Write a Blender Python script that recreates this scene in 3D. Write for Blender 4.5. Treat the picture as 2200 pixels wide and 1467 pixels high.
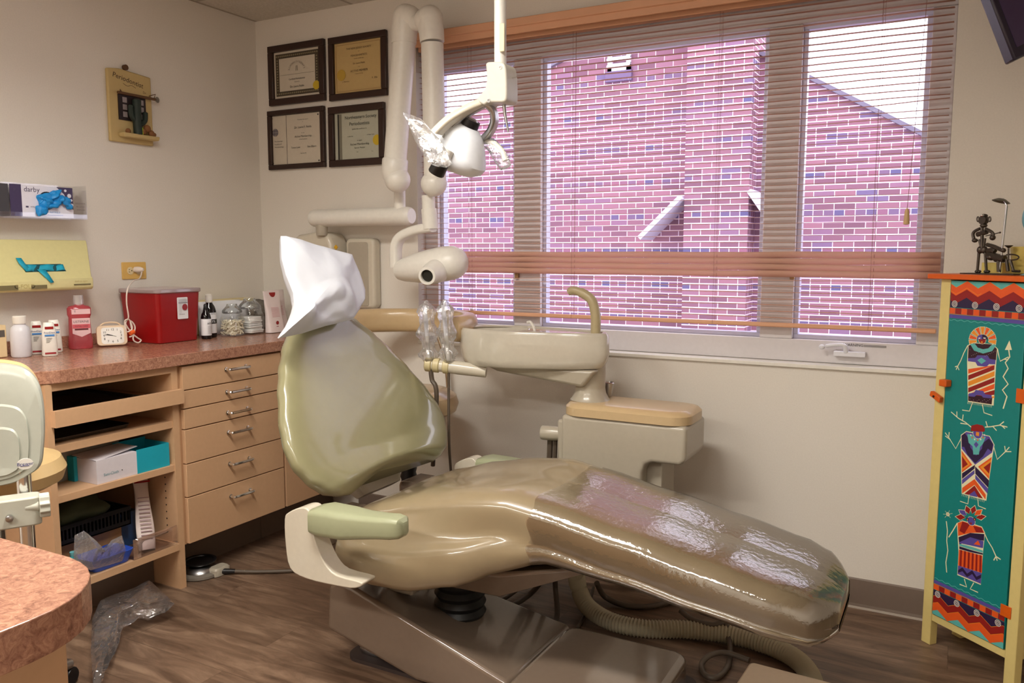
import bpy, bmesh, math, random
from mathutils import Vector, Matrix, noise
random.seed(7)
S = bpy.context.scene
for o in list(bpy.data.objects): bpy.data.objects.remove(o)
PI = math.pi
# ---------------------------------------------------------------- camera, world, lights, exposure
CAM = Vector((3.17, -3.154, 1.30)); FPX = 1765.0; PITCH = 0.10918; YAW = 0.49482
cp, sp, cy_, sy_ = math.cos(PITCH), math.sin(PITCH), math.cos(YAW), math.sin(YAW)
FW = Vector((-sy_*cp, cy_*cp, -sp)); RT = Vector((cy_, sy_, 0)); UP = RT.cross(FW)
cd = bpy.data.cameras.new('camera'); cd.sensor_width = 36; cd.lens = 36*FPX/2200; cd.clip_start = 0.02; cd.clip_end = 200
cam = bpy.data.objects.new('camera', cd); S.collection.objects.link(cam)
cam.matrix_world = Matrix.Translation(CAM) @ Matrix((RT, UP, -FW)).transposed().to_4x4()
S.camera = cam
S.view_settings.view_transform = 'Standard'; S.view_settings.look = 'None'
S.view_settings.gamma = 1; S.view_settings.use_curve_mapping = False; S.view_settings.exposure = -0.25
w = bpy.data.worlds.new('sky'); S.world = w; w.use_nodes = True
w.node_tree.nodes['Background'].inputs[0].default_value = (0.92, 0.94, 1.0, 1)
w.node_tree.nodes['Background'].inputs[1].default_value = 4.2
LAMP = 15.5; LAMPCOL = (1.0, 0.955, 0.885)
TROFFERS = [(1.75, -1.95), (2.55, -4.0), (0.95, -3.9)]

def sc(r, g, b): return tuple(((c/255)/12.92 if c/255 <= 0.04045 else ((c/255+0.055)/1.055)**2.4) for c in (r, g, b))
def ray(px, py): return FW + RT*((px-1100)/FPX) - UP*((py-733.5)/FPX)
def AX(px, py, x): d = ray(px, py); return CAM + d*((x-CAM.x)/d.x)
def AY(px, py, y): d = ray(px, py); return CAM + d*((y-CAM.y)/d.y)
def AZ(px, py, z): d = ray(px, py); return CAM + d*((z-CAM.z)/d.z)
# ---------------------------------------------------------------- materials
MATS = {}
def mat(name, col, rough=0.5, metal=0.0, spec=0.5, coat=0.0, emit=None, es=0.0, alpha=None, trans=0.0, bump=None, sss=None):
    if name in MATS: return MATS[name]
    m = bpy.data.materials.new(name); m.use_nodes = True; nt = m.node_tree; b = nt.nodes['Principled BSDF']
    b.inputs['Base Color'].default_value = (*col, 1); b.inputs['Roughness'].default_value = rough
    b.inputs['Metallic'].default_value = metal; b.inputs['Specular IOR Level'].default_value = spec
    b.inputs['Coat Weight'].default_value = coat; b.inputs['Coat Roughness'].default_value = 0.08
    b.inputs['Transmission Weight'].default_value = trans
    if emit: b.inputs['Emission Color'].default_value = (*emit, 1); b.inputs['Emission Strength'].default_value = es
    # slight procedural variation of tone and surface
    nz = nt.nodes.new('ShaderNodeTexNoise'); nz.inputs['Scale'].default_value = bump[0] if bump else 60
    tc = nt.nodes.new('ShaderNodeTexCoord'); nt.links.new(tc.outputs['Object'], nz.inputs['Vector'])
    mx = nt.nodes.new('ShaderNodeMix'); mx.data_type = 'RGBA'; mx.inputs[6].default_value = (*[c*0.95 for c in col], 1)
    mx.inputs[7].default_value = (*[min(1, c*1.05) for c in col], 1)
    nt.links.new(nz.outputs[0], mx.inputs[0]); nt.links.new(mx.outputs[2], b.inputs['Base Color'])
    if bump:
        bp = nt.nodes.new('ShaderNodeBump'); bp.inputs['Strength'].default_value = bump[1]; bp.inputs['Distance'].default_value = 0.01
        nt.links.new(nz.outputs[0], bp.inputs['Height']); nt.links.new(bp.outputs[0], b.inputs['Normal'])
    MATS[name] = m; return m
def clear(name, tint=(1, 1, 1), refl=0.12, rough=0.05, bump=None, milky=0.0, milkcol=(0.9, 0.9, 0.9)):
    """thin clear film or sheet: lets light straight through, mirrors a little of it"""
    if name in MATS: return MATS[name]
    m = bpy.data.materials.new(name); m.use_nodes = True; nt = m.node_tree; nt.nodes.clear()
    out = nt.nodes.new('ShaderNodeOutputMaterial'); tr = nt.nodes.new('ShaderNodeBsdfTransparent'); tr.inputs[0].default_value = (*tint, 1)
    gl = nt.nodes.new('ShaderNodeBsdfGlossy'); gl.inputs['Roughness'].default_value = rough; gl.inputs[0].default_value = (1, 1, 1, 1)
    lw = nt.nodes.new('ShaderNodeLayerWeight'); lw.inputs[0].default_value = 0.25
    mp = nt.nodes.new('ShaderNodeMapRange'); mp.inputs[3].default_value = refl*0.5; mp.inputs[4].default_value = min(1, refl*5)
    nt.links.new(lw.outputs['Fresnel'], mp.inputs[0])
    mx = nt.nodes.new('ShaderNodeMixShader'); nt.links.new(mp.outputs[0], mx.inputs[0]); nt.links.new(tr.outputs[0], mx.inputs[1]); nt.links.new(gl.outputs[0], mx.inputs[2])
    last = mx
    if milky:
        df = nt.nodes.new('ShaderNodeBsdfDiffuse'); df.inputs[0].default_value = (*milkcol, 1)
        m2 = nt.nodes.new('ShaderNodeMixShader'); m2.inputs[0].default_value = milky
        nt.links.new(mx.outputs[0], m2.inputs[1]); nt.links.new(df.outputs[0], m2.inputs[2]); last = m2
    if bump:
        nz = nt.nodes.new('ShaderNodeTexNoise'); nz.inputs['Scale'].default_value = bump[0]; nz.inputs['Detail'].default_value = 4
        tc = nt.nodes.new('ShaderNodeTexCoord'); nt.links.new(tc.outputs['Object'], nz.inputs['Vector'])
        bp = nt.nodes.new('ShaderNodeBump'); bp.inputs['Strength'].default_value = bump[1]; bp.inputs['Distance'].default_value = 0.01
        nt.links.new(nz.outputs[0], bp.inputs['Height']); nt.links.new(bp.outputs[0], gl.inputs['Normal']); nt.links.new(bp.outputs[0], lw.inputs['Normal'])
    nt.links.new(last.outputs[0], out.inputs[0]); MATS[name] = m; return m
def nodes_of(name):
    m = bpy.data.materials.new(name); m.use_nodes = True; MATS[name] = m
    return m, m.node_tree, m.node_tree.nodes['Principled BSDF']
def N(nt, t, **kw):
    n = nt.nodes.new(t)
    for k, v in kw.items():
        if k.startswith('i'): n.inputs[int(k[1:])].default_value = v
        else: setattr(n, k, v)
    return n
def math_n(nt, op, a, b=None):
    n = nt.nodes.new('ShaderNodeMath'); n.operation = op
    for i, v in enumerate((a, b)):
        if v is None: continue
        if isinstance(v, (int, float)): n.inputs[i].default_value = v
        else: nt.links.new(v, n.inputs[i])
    return n.outputs[0]
def ramp(nt, fac, stops, interp='LINEAR'):
    r = nt.nodes.new('ShaderNodeValToRGB'); r.color_ramp.interpolation = interp
    while len(r.color_ramp.elements) < len(stops): r.color_ramp.elements.new(0.5)
    for e, (p, c) in zip(r.color_ramp.elements, stops): e.position = p; e.color = (*c, 1)
    nt.links.new(fac, r.inputs[0]); return r.outputs[0]

def m_laminate_stone():
    m, nt, b = nodes_of('speckled rose laminate'); g = nt.nodes.new('ShaderNodeNewGeometry')
    n1 = N(nt, 'ShaderNodeTexNoise'); n1.inputs['Scale'].default_value = 75; n1.inputs['Detail'].default_value = 8; n1.inputs['Roughness'].default_value = 0.75; n1.inputs['Distortion'].default_value = 1.2
    nt.links.new(g.outputs['Position'], n1.inputs['Vector'])
    c = ramp(nt, n1.outputs[0], [(0.30, sc(116, 80, 64)), (0.44, sc(154, 108, 88)), (0.55, sc(178, 130, 106)), (0.72, sc(204, 160, 130))])
    nt.links.new(c, b.inputs['Base Color']); b.inputs['Roughness'].default_value = 0.22; b.inputs['Specular IOR Level'].default_value = 0.5
    return m
def m_floor():
    m, nt, b = nodes_of('walnut vinyl planks'); g = nt.nodes.new('ShaderNodeNewGeometry')
    br = N(nt, 'ShaderNodeTexBrick'); br.offset = 0.37; br.inputs['Scale'].default_value = 1; br.inputs['Brick Width'].default_value = 1.22; br.inputs['Row Height'].default_value = 0.18
    br.inputs['Mortar Size'].default_value = 0.0012; br.inputs['Color1'].default_value = (0.2, 0.2, 0.2, 1); br.inputs['Color2'].default_value = (0.9, 0.9, 0.9, 1); br.inputs['Mortar'].default_value = (0, 0, 0, 1)
    nt.links.new(g.outputs['Position'], br.inputs['Vector'])
    mp = N(nt, 'ShaderNodeMapping'); mp.inputs['Scale'].default_value = (1.5, 8, 1); nt.links.new(g.outputs['Position'], mp.inputs['Vector'])
    ad = nt.nodes.new('ShaderNodeVectorMath'); ad.operation = 'ADD'; nt.links.new(mp.outputs[0], ad.inputs[0]); nt.links.new(br.outputs['Color'], ad.inputs[1])
    nz = N(nt, 'ShaderNodeTexNoise'); nz.inputs['Scale'].default_value = 2.4; nz.inputs['Detail'].default_value = 8; nz.inputs['Roughness'].default_value = 0.65; nz.inputs['Distortion'].default_value = 0.8
    nt.links.new(ad.outputs[0], nz.inputs['Vector'])
    c = ramp(nt, nz.outputs[0], [(0.30, sc(82, 62, 48)), (0.5, sc(116, 92, 74)), (0.70, sc(148, 122, 100))])
    mx = N(nt, 'ShaderNodeMix', data_type='RGBA', blend_type='MULTIPLY'); mx.inputs[0].default_value = 0.55
    v = ramp(nt, br.outputs['Color'], [(0.0, (0.25, 0.25, 0.25)), (0.1, (0.72, 0.72, 0.72)), (1, (1, 1, 1))])
    nt.links.new(c, mx.inputs[6]); nt.links.new(v, mx.inputs[7]); nt.links.new(mx.outputs[2], b.inputs['Base Color'])
    b.inputs['Roughness'].default_value = 0.42; return m
def m_brick():
    m, nt, b = nodes_of('red brick with pale mortar'); g = nt.nodes.new('ShaderNodeNewGeometry'); sx = nt.nodes.new('ShaderNodeSeparateXYZ')
    nt.links.new(g.outputs['Position'], sx.inputs[0])
    CH, BW = 0.0647, 0.2055
    xx = math_n(nt, 'ADD', sx.outputs[0], sx.outputs[1])
    row = math_n(nt, 'DIVIDE', math_n(nt, 'ADD', sx.outputs[2], 10*CH*6-0.9485-0.0), CH)
    ri = math_n(nt, 'FLOOR', row); rf = math_n(nt, 'FRACT', row)
    hdr = math_n(nt, 'LESS_THAN', math_n(nt, 'MODULO', math_n(nt, 'ADD', ri, 1.0), 6.0), 0.5)
    off = math_n(nt, 'MULTIPLY', math_n(nt, 'MODULO', ri, 2.0), 0.5)
    cs = math_n(nt, 'ADD', math_n(nt, 'DIVIDE', xx, BW), math_n(nt, 'ADD', off, 200.0))
    chd = math_n(nt, 'MULTIPLY', cs, 2.0)
    mixc = nt.nodes.new('ShaderNodeMix'); nt.links.new(hdr, mixc.inputs[0]); nt.links.new(cs, mixc.inputs[2]); nt.links.new(chd, mixc.inputs[3])
    col = mixc.outputs[0]; ci = math_n(nt, 'FLOOR', col); cf = math_n(nt, 'FRACT', col)
    mw = nt.nodes.new('ShaderNodeMix'); nt.links.new(hdr, mw.inputs[0]); mw.inputs[2].default_value = 0.034; mw.inputs[3].default_value = 0.068
    e1 = math_n(nt, 'LESS_THAN', cf, mw.outputs[0]); e2 = math_n(nt, 'LESS_THAN', rf, 0.15)
    mort = math_n(nt, 'MAXIMUM', e1, e2)
    cv = nt.nodes.new('ShaderNodeCombineXYZ'); nt.links.new(ci, cv.inputs[0]); nt.links.new(ri, cv.inputs[1]); nt.links.new(hdr, cv.inputs[2])
    wn = N(nt, 'ShaderNodeTexWhiteNoise', noise_dimensions='3D'); nt.links.new(cv.outputs[0], wn.inputs['Vector'])
    c1 = ramp(nt, wn.outputs[0], [(0, sc(124, 86, 102)), (0.3, sc(138, 96, 112)), (0.75, sc(158, 110, 124)), (0.97, sc(140, 104, 130)), (1, sc(114, 100, 136))])
    c2 = ramp(nt, wn.outputs[0], [(0, sc(96, 90, 130)), (0.35, sc(128, 98, 124)), (0.6, sc(140, 96, 118)), (1, sc(150, 98, 118))])
    mh = N(nt, 'ShaderNodeMix', data_type='RGBA'); nt.links.new(hdr, mh.inputs[0]); nt.links.new(c1, mh.inputs[6]); nt.links.new(c2, mh.inputs[7])
    mm = N(nt, 'ShaderNodeMix', data_type='RGBA'); nt.links.new(mort, mm.inputs[0]); nt.links.new(mh.outputs[2], mm.inputs[6]); mm.inputs[7].default_value = (*sc(246, 228, 240), 1)
    nt.links.new(mm.outputs[2], b.inputs['Base Color']); b.inputs['Roughness'].default_value = 0.9; return m
def m_ceiling():
    m, nt, b = nodes_of('ceiling tiles'); g = nt.nodes.new('ShaderNodeNewGeometry'); sx = nt.nodes.new('ShaderNodeSeparateXYZ'); nt.links.new(g.outputs['Position'], sx.inputs[0])
    L = []
    for ax, o, per in ((0, 0.0, 0.61), (1, 0.39, 0.61)):
        f = math_n(nt, 'FRACT', math_n(nt, 'DIVIDE', math_n(nt, 'ADD', sx.outputs[ax], o+12.2), per))
        L.append(math_n(nt, 'LESS_THAN', f, 0.03))
    gd = math_n(nt, 'MAXIMUM', L[0], L[1])
    nz = N(nt, 'ShaderNodeTexNoise'); nz.inputs['Scale'].default_value = 90; nt.links.new(g.outputs['Position'], nz.inputs['Vector'])
    c = ramp(nt, nz.outputs[0], [(0.3, sc(196, 190, 178)), (0.7, sc(212, 206, 194))])
    mm = N(nt, 'ShaderNodeMix', data_type='RGBA'); nt.links.new(gd, mm.inputs[0]); nt.links.new(c, mm.inputs[6]); mm.inputs[7].default_value = (*sc(168, 160, 146), 1)
    nt.links.new(mm.outputs[2], b.inputs['Base Color']); b.inputs['Roughness'].default_value = 0.95; return m
def m_slat():
    m, nt, b = nodes_of('peach translucent slats'); nt.nodes.remove(b); out = nt.nodes['Material Output']
    df = N(nt, 'ShaderNodeBsdfDiffuse'); df.inputs[0].default_value = (*sc(222, 178, 154), 1)
    tl = N(nt, 'ShaderNodeBsdfTranslucent'); tl.inputs[0].default_value = (*sc(228, 204, 202), 1)
    tr = N(nt, 'ShaderNodeBsdfTransparent'); tr.inputs[0].default_value = (*sc(240, 215, 222), 1)
    m1 = N(nt, 'ShaderNodeMixShader'); m1.inputs[0].default_value = 0.25; m2 = N(nt, 'ShaderNodeMixShader'); m2.inputs[0].default_value = 0.10
    nt.links.new(df.outputs[0], m1.inputs[1]); nt.links.new(tl.outputs[0], m1.inputs[2]); nt.links.new(m1.outputs[0], m2.inputs[1]); nt.links.new(tr.outputs[0], m2.inputs[2]); nt.links.new(m2.outputs[0], out.inputs[0]); return m

WALL = mat('cream wall paint', sc(229, 223, 213), 0.75, bump=(180, 0.03))
STONE = m_laminate_stone(); FLOOR = m_floor(); BRICK = m_brick(); CEIL = m_ceiling(); SLAT = m_slat()
CAB = mat('tan cabinet laminate', sc(208, 168, 130), 0.45); CABIN = mat('cabinet inner board', sc(196, 154, 116), 0.55)
CHROME = mat('chrome', (0.82, 0.82, 0.82), 0.12, 1.0); STEEL = mat('brushed steel', (0.5, 0.5, 0.5), 0.3, 1.0)
WHITE = mat('white plastic', sc(232, 229, 220), 0.32); CREAM = mat('cream enamel', sc(206, 198, 180), 0.25, coat=0.3)
GREYP = mat('warm grey enamel', sc(174, 165, 148), 0.28, coat=0.25); OLIVE = mat('khaki vinyl', sc(142, 138, 104), 0.30, coat=1.0, bump=(25, 0.015))
SEATV = mat('tan khaki vinyl', sc(146, 130, 102), 0.30, coat=0.8, bump=(25, 0.015)); TANV = mat('tan vinyl', sc(196, 170, 130), 0.3, coat=0.2)
GREENP = mat('pale sage armrest vinyl', sc(158, 162, 130), 0.35); BLACK = mat('black plastic', sc(20, 20, 22), 0.35)
BASEM = mat('beige metal base cover', sc(118, 102, 88), 0.2, coat=0.8); DARK = mat('dark recess', sc(14, 12, 12), 0.8)
WOODF = mat('dark walnut frame', sc(48, 26, 18), 0.35, bump=(40, 0.05)); RED = mat('red plastic', sc(148, 6, 12), 0.32)
FRAMEW = mat('off white painted window frame', sc(212, 208, 210), 0.4); PEACH = mat('peach wood valance', sc(224, 170, 134), 0.5, bump=(15, 0.03))
PAPER = mat('white paper', sc(236, 238, 242), 0.65, bump=(30, 0.02)); INK = mat('black ink', sc(30, 28, 28), 0.7); YEL = mat('gold seal', sc(206, 176, 40), 0.5)
GLASS = clear('window glass', (0.962, 0.935, 0.982), 0.002, 0.0); FILM = clear('crinkled clear film', (0.95, 0.95, 0.97), 0.35, 0.06, bump=(45, 0.9), milky=0.10)
ACRY = clear('clear acrylic', (0.97, 0.97, 0.97), 0.12, 0.03); HOSE = mat('dark taupe hose', sc(88, 76, 64), 0.5); HOSEB = mat('beige corrugated hose', sc(176, 166, 140), 0.5)
BBRD = mat('taupe vinyl baseboard', sc(122, 106, 94), 0.5)

# ---------------------------------------------------------------- mesh builder
class MB:
    def __init__(s): s.v = []; s.f = []; s.m = []; s.mats = []; s.mi = 0
    def use(s, m):
        if m not in s.mats: s.mats.append(m)
        s.mi = s.mats.index(m); return s
    def add(s, vs, fs):
        o = len(s.v); s.v += [Vector(v) for v in vs]; s.f += [tuple(i+o for i in f) for f in fs]; s.m += [s.mi]*len(fs); return s
    def box(s, x0, x1, y0, y1, z0, z1):
        return s.add([(x0, y0, z0), (x1, y0, z0), (x1, y1, z0), (x0, y1, z0), (x0, y0, z1), (x1, y0, z1), (x1, y1, z1), (x0, y1, z1)],
                     [(0, 3, 2, 1), (4, 5, 6, 7), (0, 1, 5, 4), (1, 2, 6, 5), (2, 3, 7, 6), (3, 0, 4, 7)])
    def hexa(s, b, t):
        n = len(b); return s.add(list(b)+list(t), [tuple(reversed(range(n))), tuple(range(n, 2*n))]+[(i, (i+1) % n, (i+1) % n+n, i+n) for i in range(n)])
    def prism(s, pts, axis, lo, hi):
        def P(a, b, c): return {'x': (c, a, b), 'y': (a, c, b), 'z': (a, b, c)}[axis]
        return s.hexa([P(a, b, lo) for a, b in pts], [P(a, b, hi) for a, b in pts])
    def rings(s, R, caps=True, closed=False):
        n = len(R[0]); o = []; f = []
        for r in R: o += list(r)
        k = len(R)
        for j in range(k if closed else k-1):
            for i in range(n): f.append((j*n+i, j*n+(i+1) % n, ((j+1) % k)*n+(i+1) % n, ((j+1) % k)*n+i))
        if caps and not closed: f += [tuple(reversed(range(n))), tuple(range((k-1)*n, k*n))]
        return s.add(o, f)
    def grid(s, G):
        nu, nv = len(G), len(G[0]); vs = [p for r in G for p in r]
        return s.add(vs, [(i*nv+j, i*nv+j+1, (i+1)*nv+j+1, (i+1)*nv+j) for i in range(nu-1) for j in range(nv-1)])
    def lathe(s, prof, c, ax=(0, 0, 1), n=24):
        c = Vector(c); ax = Vector(ax).normalized(); u = ax.orthogonal().normalized(); v = ax.cross(u)
        return s.rings([[c+ax*h+(u*math.cos(2*PI*i/n)+v*math.sin(2*PI*i/n))*max(r, 1e-4) for i in range(n)] for r, h in prof])
    def tube(s, path, r, n=10, caps=True, rib=None):
        P = [Vector(p) for p in path]; k = len(P); R = []
        up = None
        for i, p in enumerate(P):
            t = (P[min(i+1, k-1)]-P[max(i-1, 0)]); t = t.normalized() if t.length > 1e-9 else Vector((0, 0, 1))
            if up is None: up = t.orthogonal().normalized()
            up = (up - t*up.dot(t)); up = up.normalized() if up.length > 1e-6 else t.orthogonal().normalized()
            b = t.cross(up); rr = r[i] if isinstance(r, (list, tuple)) else r
            R.append([p+(up*math.cos(2*PI*j/n)+b*math.sin(2*PI*j/n))*rr for j in range(n)])
        return s.rings(R, caps)
    def ell(s, c, r, n=20, m=12, rot=None):
        c = Vector(c); R = []
        for j in range(m+1):
            t = -PI/2+PI*j/m; ring = []
            for i in range(n):
                a = 2*PI*i/n; d = Vector((math.cos(t)*math.cos(a)*r[0], math.cos(t)*math.sin(a)*r[1], math.sin(t)*r[2]))
                if rot: d = rot @ d
                ring.append(c+d)
            R.append(ring)
        return s.rings(R)
    def text(s, body, o, ux, uy, size, align='CENTER', shear=0):
        cu = bpy.data.curves.new('lettering', 'FONT'); cu.body = body; cu.size = size; cu.align_x = align; cu.align_y = 'CENTER'; cu.shear = shear; cu.resolution_u = 2
        ob = bpy.data.objects.new('lettering', cu); S.collection.objects.link(ob); dg = bpy.context.evaluated_depsgraph_get()
        me = bpy.data.meshes.new_from_object(ob.evaluated_get(dg)); o = Vector(o); ux = Vector(ux).normalized(); uy = Vector(uy).normalized()
        s.add([o+ux*v.co.x+uy*v.co.y for v in me.vertices], [tuple(p.vertices) for p in me.polygons])
        bpy.data.objects.remove(ob); bpy.data.curves.remove(cu); bpy.data.meshes.remove(me); return s
    def obj(s, name, m=None, parent=None, bevel=0, seg=2, sub=0, smooth=True, ang=40, recalc=True, solid=0):
        vs = s.v
        if parent is None:
            c = [min(v[i] for v in vs) for i in range(3)]; d = [max(v[i] for v in vs) for i in range(3)]
            org = Vector(((c[0]+d[0])/2, (c[1]+d[1])/2, c[2]))
        else: org = Vector(parent['_o']) if '_o' in parent else Vector((0, 0, 0))
        me = bpy.data.meshes.new(name); me.from_pydata([v-org for v in vs], [], s.f)
        for mm in (s.mats or [m]): me.materials.append(mm)
        if s.mats: me.polygons.foreach_set('material_index', s.m)
        if recalc:
            bm = bmesh.new(); bm.from_mesh(me); bmesh.ops.recalc_face_normals(bm, faces=bm.faces); bm.to_mesh(me); bm.free()
        me.update(); o = bpy.data.objects.new(name, me); S.collection.objects.link(o)
        if parent is None: o.location = org
        else: o.parent = parent
        o['_o'] = org
        if smooth:
            me.polygons.foreach_set('use_smooth', [True]*len(me.polygons)); me.set_sharp_from_angle(angle=math.radians(ang))
        if solid: md = o.modifiers.new('t', 'SOLIDIFY'); md.thickness = solid; md.offset = 0
        if bevel: md = o.modifiers.new('b', 'BEVEL'); md.width = bevel; md.segments = seg; md.limit_method = 'ANGLE'; md.angle_limit = math.radians(35)
        if sub: md = o.modifiers.new('s', 'SUBSURF'); md.levels = sub; md.render_levels = sub
        return o
def tag(o, label=None, cat=None, group=None, kind=None):
    if label: o['label'] = label
    if cat: o['category'] = cat
    if group: o['group'] = group
    if kind: o['kind'] = kind
    return o
def thing(name, label, cat, loc, group=None):
    o = bpy.data.objects.new(name, None); S.collection.objects.link(o); o.location = loc; o.empty_display_size = 0.05
    o['_o'] = Vector(loc); return tag(o, label, cat, group)
def struct(name, mb, m, **kw): return tag(mb.obj(name, m, **kw), kind='structure')
def spline(pts, k=8):
    P = [Vector(p) for p in pts]; out = []
    for i in range(len(P)-1):
        a, b, c, d = P[max(i-1, 0)], P[i], P[i+1], P[min(i+2, len(P)-1)]
        for j in range(k):
            t = j/k; out.append(0.5*((2*b)+(c-a)*t+(2*a-5*b+4*c-d)*t*t+(3*b-a-3*c+d)*t**3))
    return out+[P[-1]]
def lerp(tab, x):
    if x <= tab[0][0]: return tab[0][1:]
    for a, b in zip(tab, tab[1:]):
        if x <= b[0]:
            t = (x-a[0])/(b[0]-a[0]); t = t*t*(3-2*t)*0.5+t*0.5; return tuple(p+(q-p)*t for p, q in zip(a[1:], b[1:]))
    return tab[-1][1:]
def rrect(x0, x1, y0, y1, r, n=5):
    o = []
    for cx, cy, a in ((x1-r, y1-r, 0), (x0+r, y1-r, 90), (x0+r, y0+r, 180), (x1-r, y0+r, 270)):
        for i in range(n+1):
            t = math.radians(a+90*i/n); o.append((cx+r*math.cos(t), cy+r*math.sin(t)))
    return o

# ================================================================ THE ROOM
CH = 2.447; RX = 4.3; FY = -5.2
WX0, WX1, WZ0, WZ1, WD = 0.975, 3.13, 0.885, 2.25, 0.06
struct('floor', MB().box(-0.1, RX, FY, 0.2, -0.05, 0), FLOOR, smooth=False)
struct('ceiling', MB().box(-0.1, RX, FY, 0.2, CH, CH+0.05), CEIL, smooth=False)
struct('wall_left', MB().box(-0.1, 0, FY, 0.0, 0, CH), WALL, smooth=False)
b = MB(); b.box(-0.1, WX0, 0, 0.2, 0, CH).box(WX1, RX, 0, 0.2, 0, CH).box(WX0, WX1, 0, 0.2, 0, WZ0).box(WX0, WX1, 0, 0.2, WZ1, CH)
struct('wall_back', b, WALL, smooth=False)
struct('wall_right', MB().box(RX, RX+0.1, FY, 0.2, 0, CH), WALL, smooth=False)
struct('wall_front', MB().box(-0.1, RX+0.1, FY-0.1, FY, 0, CH), WALL, smooth=False)
bb = [(0, 0.003), (0.010, 0.003), (0.006, 0.016), (0.004, 0.105), (0, 0.11)]
struct('baseboard_back', MB().prism([(-a, z) for a, z in bb], 'x', 0.6, RX), BBRD, smooth=False)
struct('baseboard_right', MB().prism([(RX-a, z) for a, z in bb], 'y', FY, -0.012), BBRD, smooth=False)
struct('trim_1', MB().box(0.6, RX, -0.016, 0, 0, 0.006), mat('pale floor caulk', sc(200, 190, 178), 0.6), smooth=False)
struct('trim_2', MB().box(WX0, WX1, -0.012, 0.062, WZ0-0.012, WZ0+0.003), mat('white painted sill', sc(236, 232, 222), 0.45), bevel=0.003)

# window: frame, three sashes, panes, cranks
win = tag(bpy.data.objects.new('window_1', None), kind='structure'); S.collection.objects.link(win); win.location = (2.05, 0.06, WZ0); win['_o'] = Vector((2.05, 0.06, WZ0))
y0, y1 = 0.062, 0.14
fr = MB(); fr.box(WX0, WX1, y0, y1, WZ0+0.003, 0.972).box(WX0, WX1, y0, y1, 2.12, WZ1)
for a, c in ((WX0, 1.045), (1.445, 1.575), (2.515, 2.635), (3.055, WX1)): fr.box(a, c, y0, y1, 0.972, 2.12)
fr.obj('window_frame', FRAMEW, win, bevel=0.003)
for a, c in ((1.045, 1.445), (1.575, 2.515), (2.635, 3.055)):
    sf = MB(); t = 0.017
    sf.box(a, c, 0.085, 0.125, 0.972, 0.972+t).box(a, c, 0.085, 0.125, 2.12-t, 2.12).box(a, a+t, 0.085, 0.125, 0.972+t, 2.12-t).box(c-t, c, 0.085, 0.125, 0.972+t, 2.12-t)
    sf.obj('sash', mat('bluish white vinyl sash', sc(205, 208, 232), 0.3), win, bevel=0.002)
    MB().box(a+t, c-t, 0.103, 0.107, 0.972+t, 2.12-t).obj('window_pane', GLASS, win, smooth=False)
def crank(px, py):
    p = AY(px, py, 0.055); h = MB()
    h.box(p.x-0.012, p.x+0.095, 0.035, 0.062, p.z-0.02, p.z-0.002)
    h.tube(spline([(p.x+0.03, 0.04, p.z-0.005), (p.x+0.02, 0.028, p.z+0.022), (p.x-0.04, 0.026, p.z+0.016)]), [0.009]*8+[0.007]*8+[0.005], 10)
    h.ell((p.x-0.052, 0.026, p.z+0.012), (0.011, 0.009, 0.009)); return h.obj('crank_handle', mat('white crank', sc(226, 226, 232), 0.3), win, bevel=0.003)
crank(1800, 752)
p = AY(1014, 690, 0.05)
MB().tube([p, p+Vector((0.006, -0.012, 0.04)), p+Vector((0.012, -0.015, 0.06))], [0.011, 0.008, 0.01], 10).obj('crank_handle', MATS['white crank'], win)
for px in (1112, 1703):
    q = AY(px, 583, 0.058); MB().box(q.x-0.008, q.x+0.008, 0.045, 0.062, q.z-0.03, q.z+0.006).obj('sash_latch', mat('brass latch', sc(150, 120, 80), 0.4, 0.6), win, bevel=0.002)
l = MB(); q = AY(1827, 741, 0.0605); l.text('WARNING', (q.x+0.01, 0.0605, q.z), (1, 0, 0), (0, 0, 1), 0.014)
for i in range(3): l.box(q.x+0.045, q.x+0.12, 0.0604, 0.0608, q.z-0.004+0.003*i, q.z-0.003+0.003*i)
l.obj('warning_label', INK, win, smooth=False)

# blind
bl = thing('venetian_blind', 'wide peach mini blind hanging across the whole window', 'blind', (2.05, 0.025, 1.02))
v = MB(); v.prism([(-0.045, 2.198), (-0.045, 2.224), (-0.055, 2.226), (-0.055, 2.258), (0.0, 2.258), (0.0, 2.250), (-0.035, 2.246), (-0.035, 2.198)], 'x', 0.955, 3.16)
v.obj('valance', PEACH, bl, bevel=0.003)
MB().box(0.985, 3.12, 0.005, 0.045, 2.19, 2.225).obj('headrail', PEACH, bl, bevel=0.003)
s_ = MB(); z = 1.045; k = 0
NSL = 49; SP = (2.185-1.042)/NSL
for i in range(NSL):
    z = 1.042+SP*(i+0.5)
    tilt = math.radians(2)
    if 1.205 < z < 1.292: tilt = math.radians(-72)          # four slats hang shut
    n = 26; top = []; hw = 0.0125; th = 0.0003
    G = []
    for j in range(n+1):
        x = 0.982+(3.120-0.982)*j/n; row = []
        dz = 0.0009*math.sin(x*9+i*2.1)+0.0006*math.sin(x*23+i)
        if 1.185 < z < 1.205: dz -= 0.012*math.exp(-((x-1.47)/0.16)**2)
        if 1.80 < z < 1.82 and x > 2.75: dz += 0.010*(x-2.75)/0.37
        for kk in range(3):
            u = (kk-1)*hw; row.append(Vector((x, 0.025+u*math.cos(tilt), z+dz+u*math.sin(tilt)+(0.0012 if kk == 1 else 0))))
        G.append(row)
    s_.grid(G)
s_.obj('slats', SLAT, bl, recalc=False, solid=0.0005)
MB().box(0.982, 3.118, 0.012, 0.038, 1.018, 1.034).obj('bottom_rail', PEACH, bl, bevel=0.004)
c_ = MB()
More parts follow.
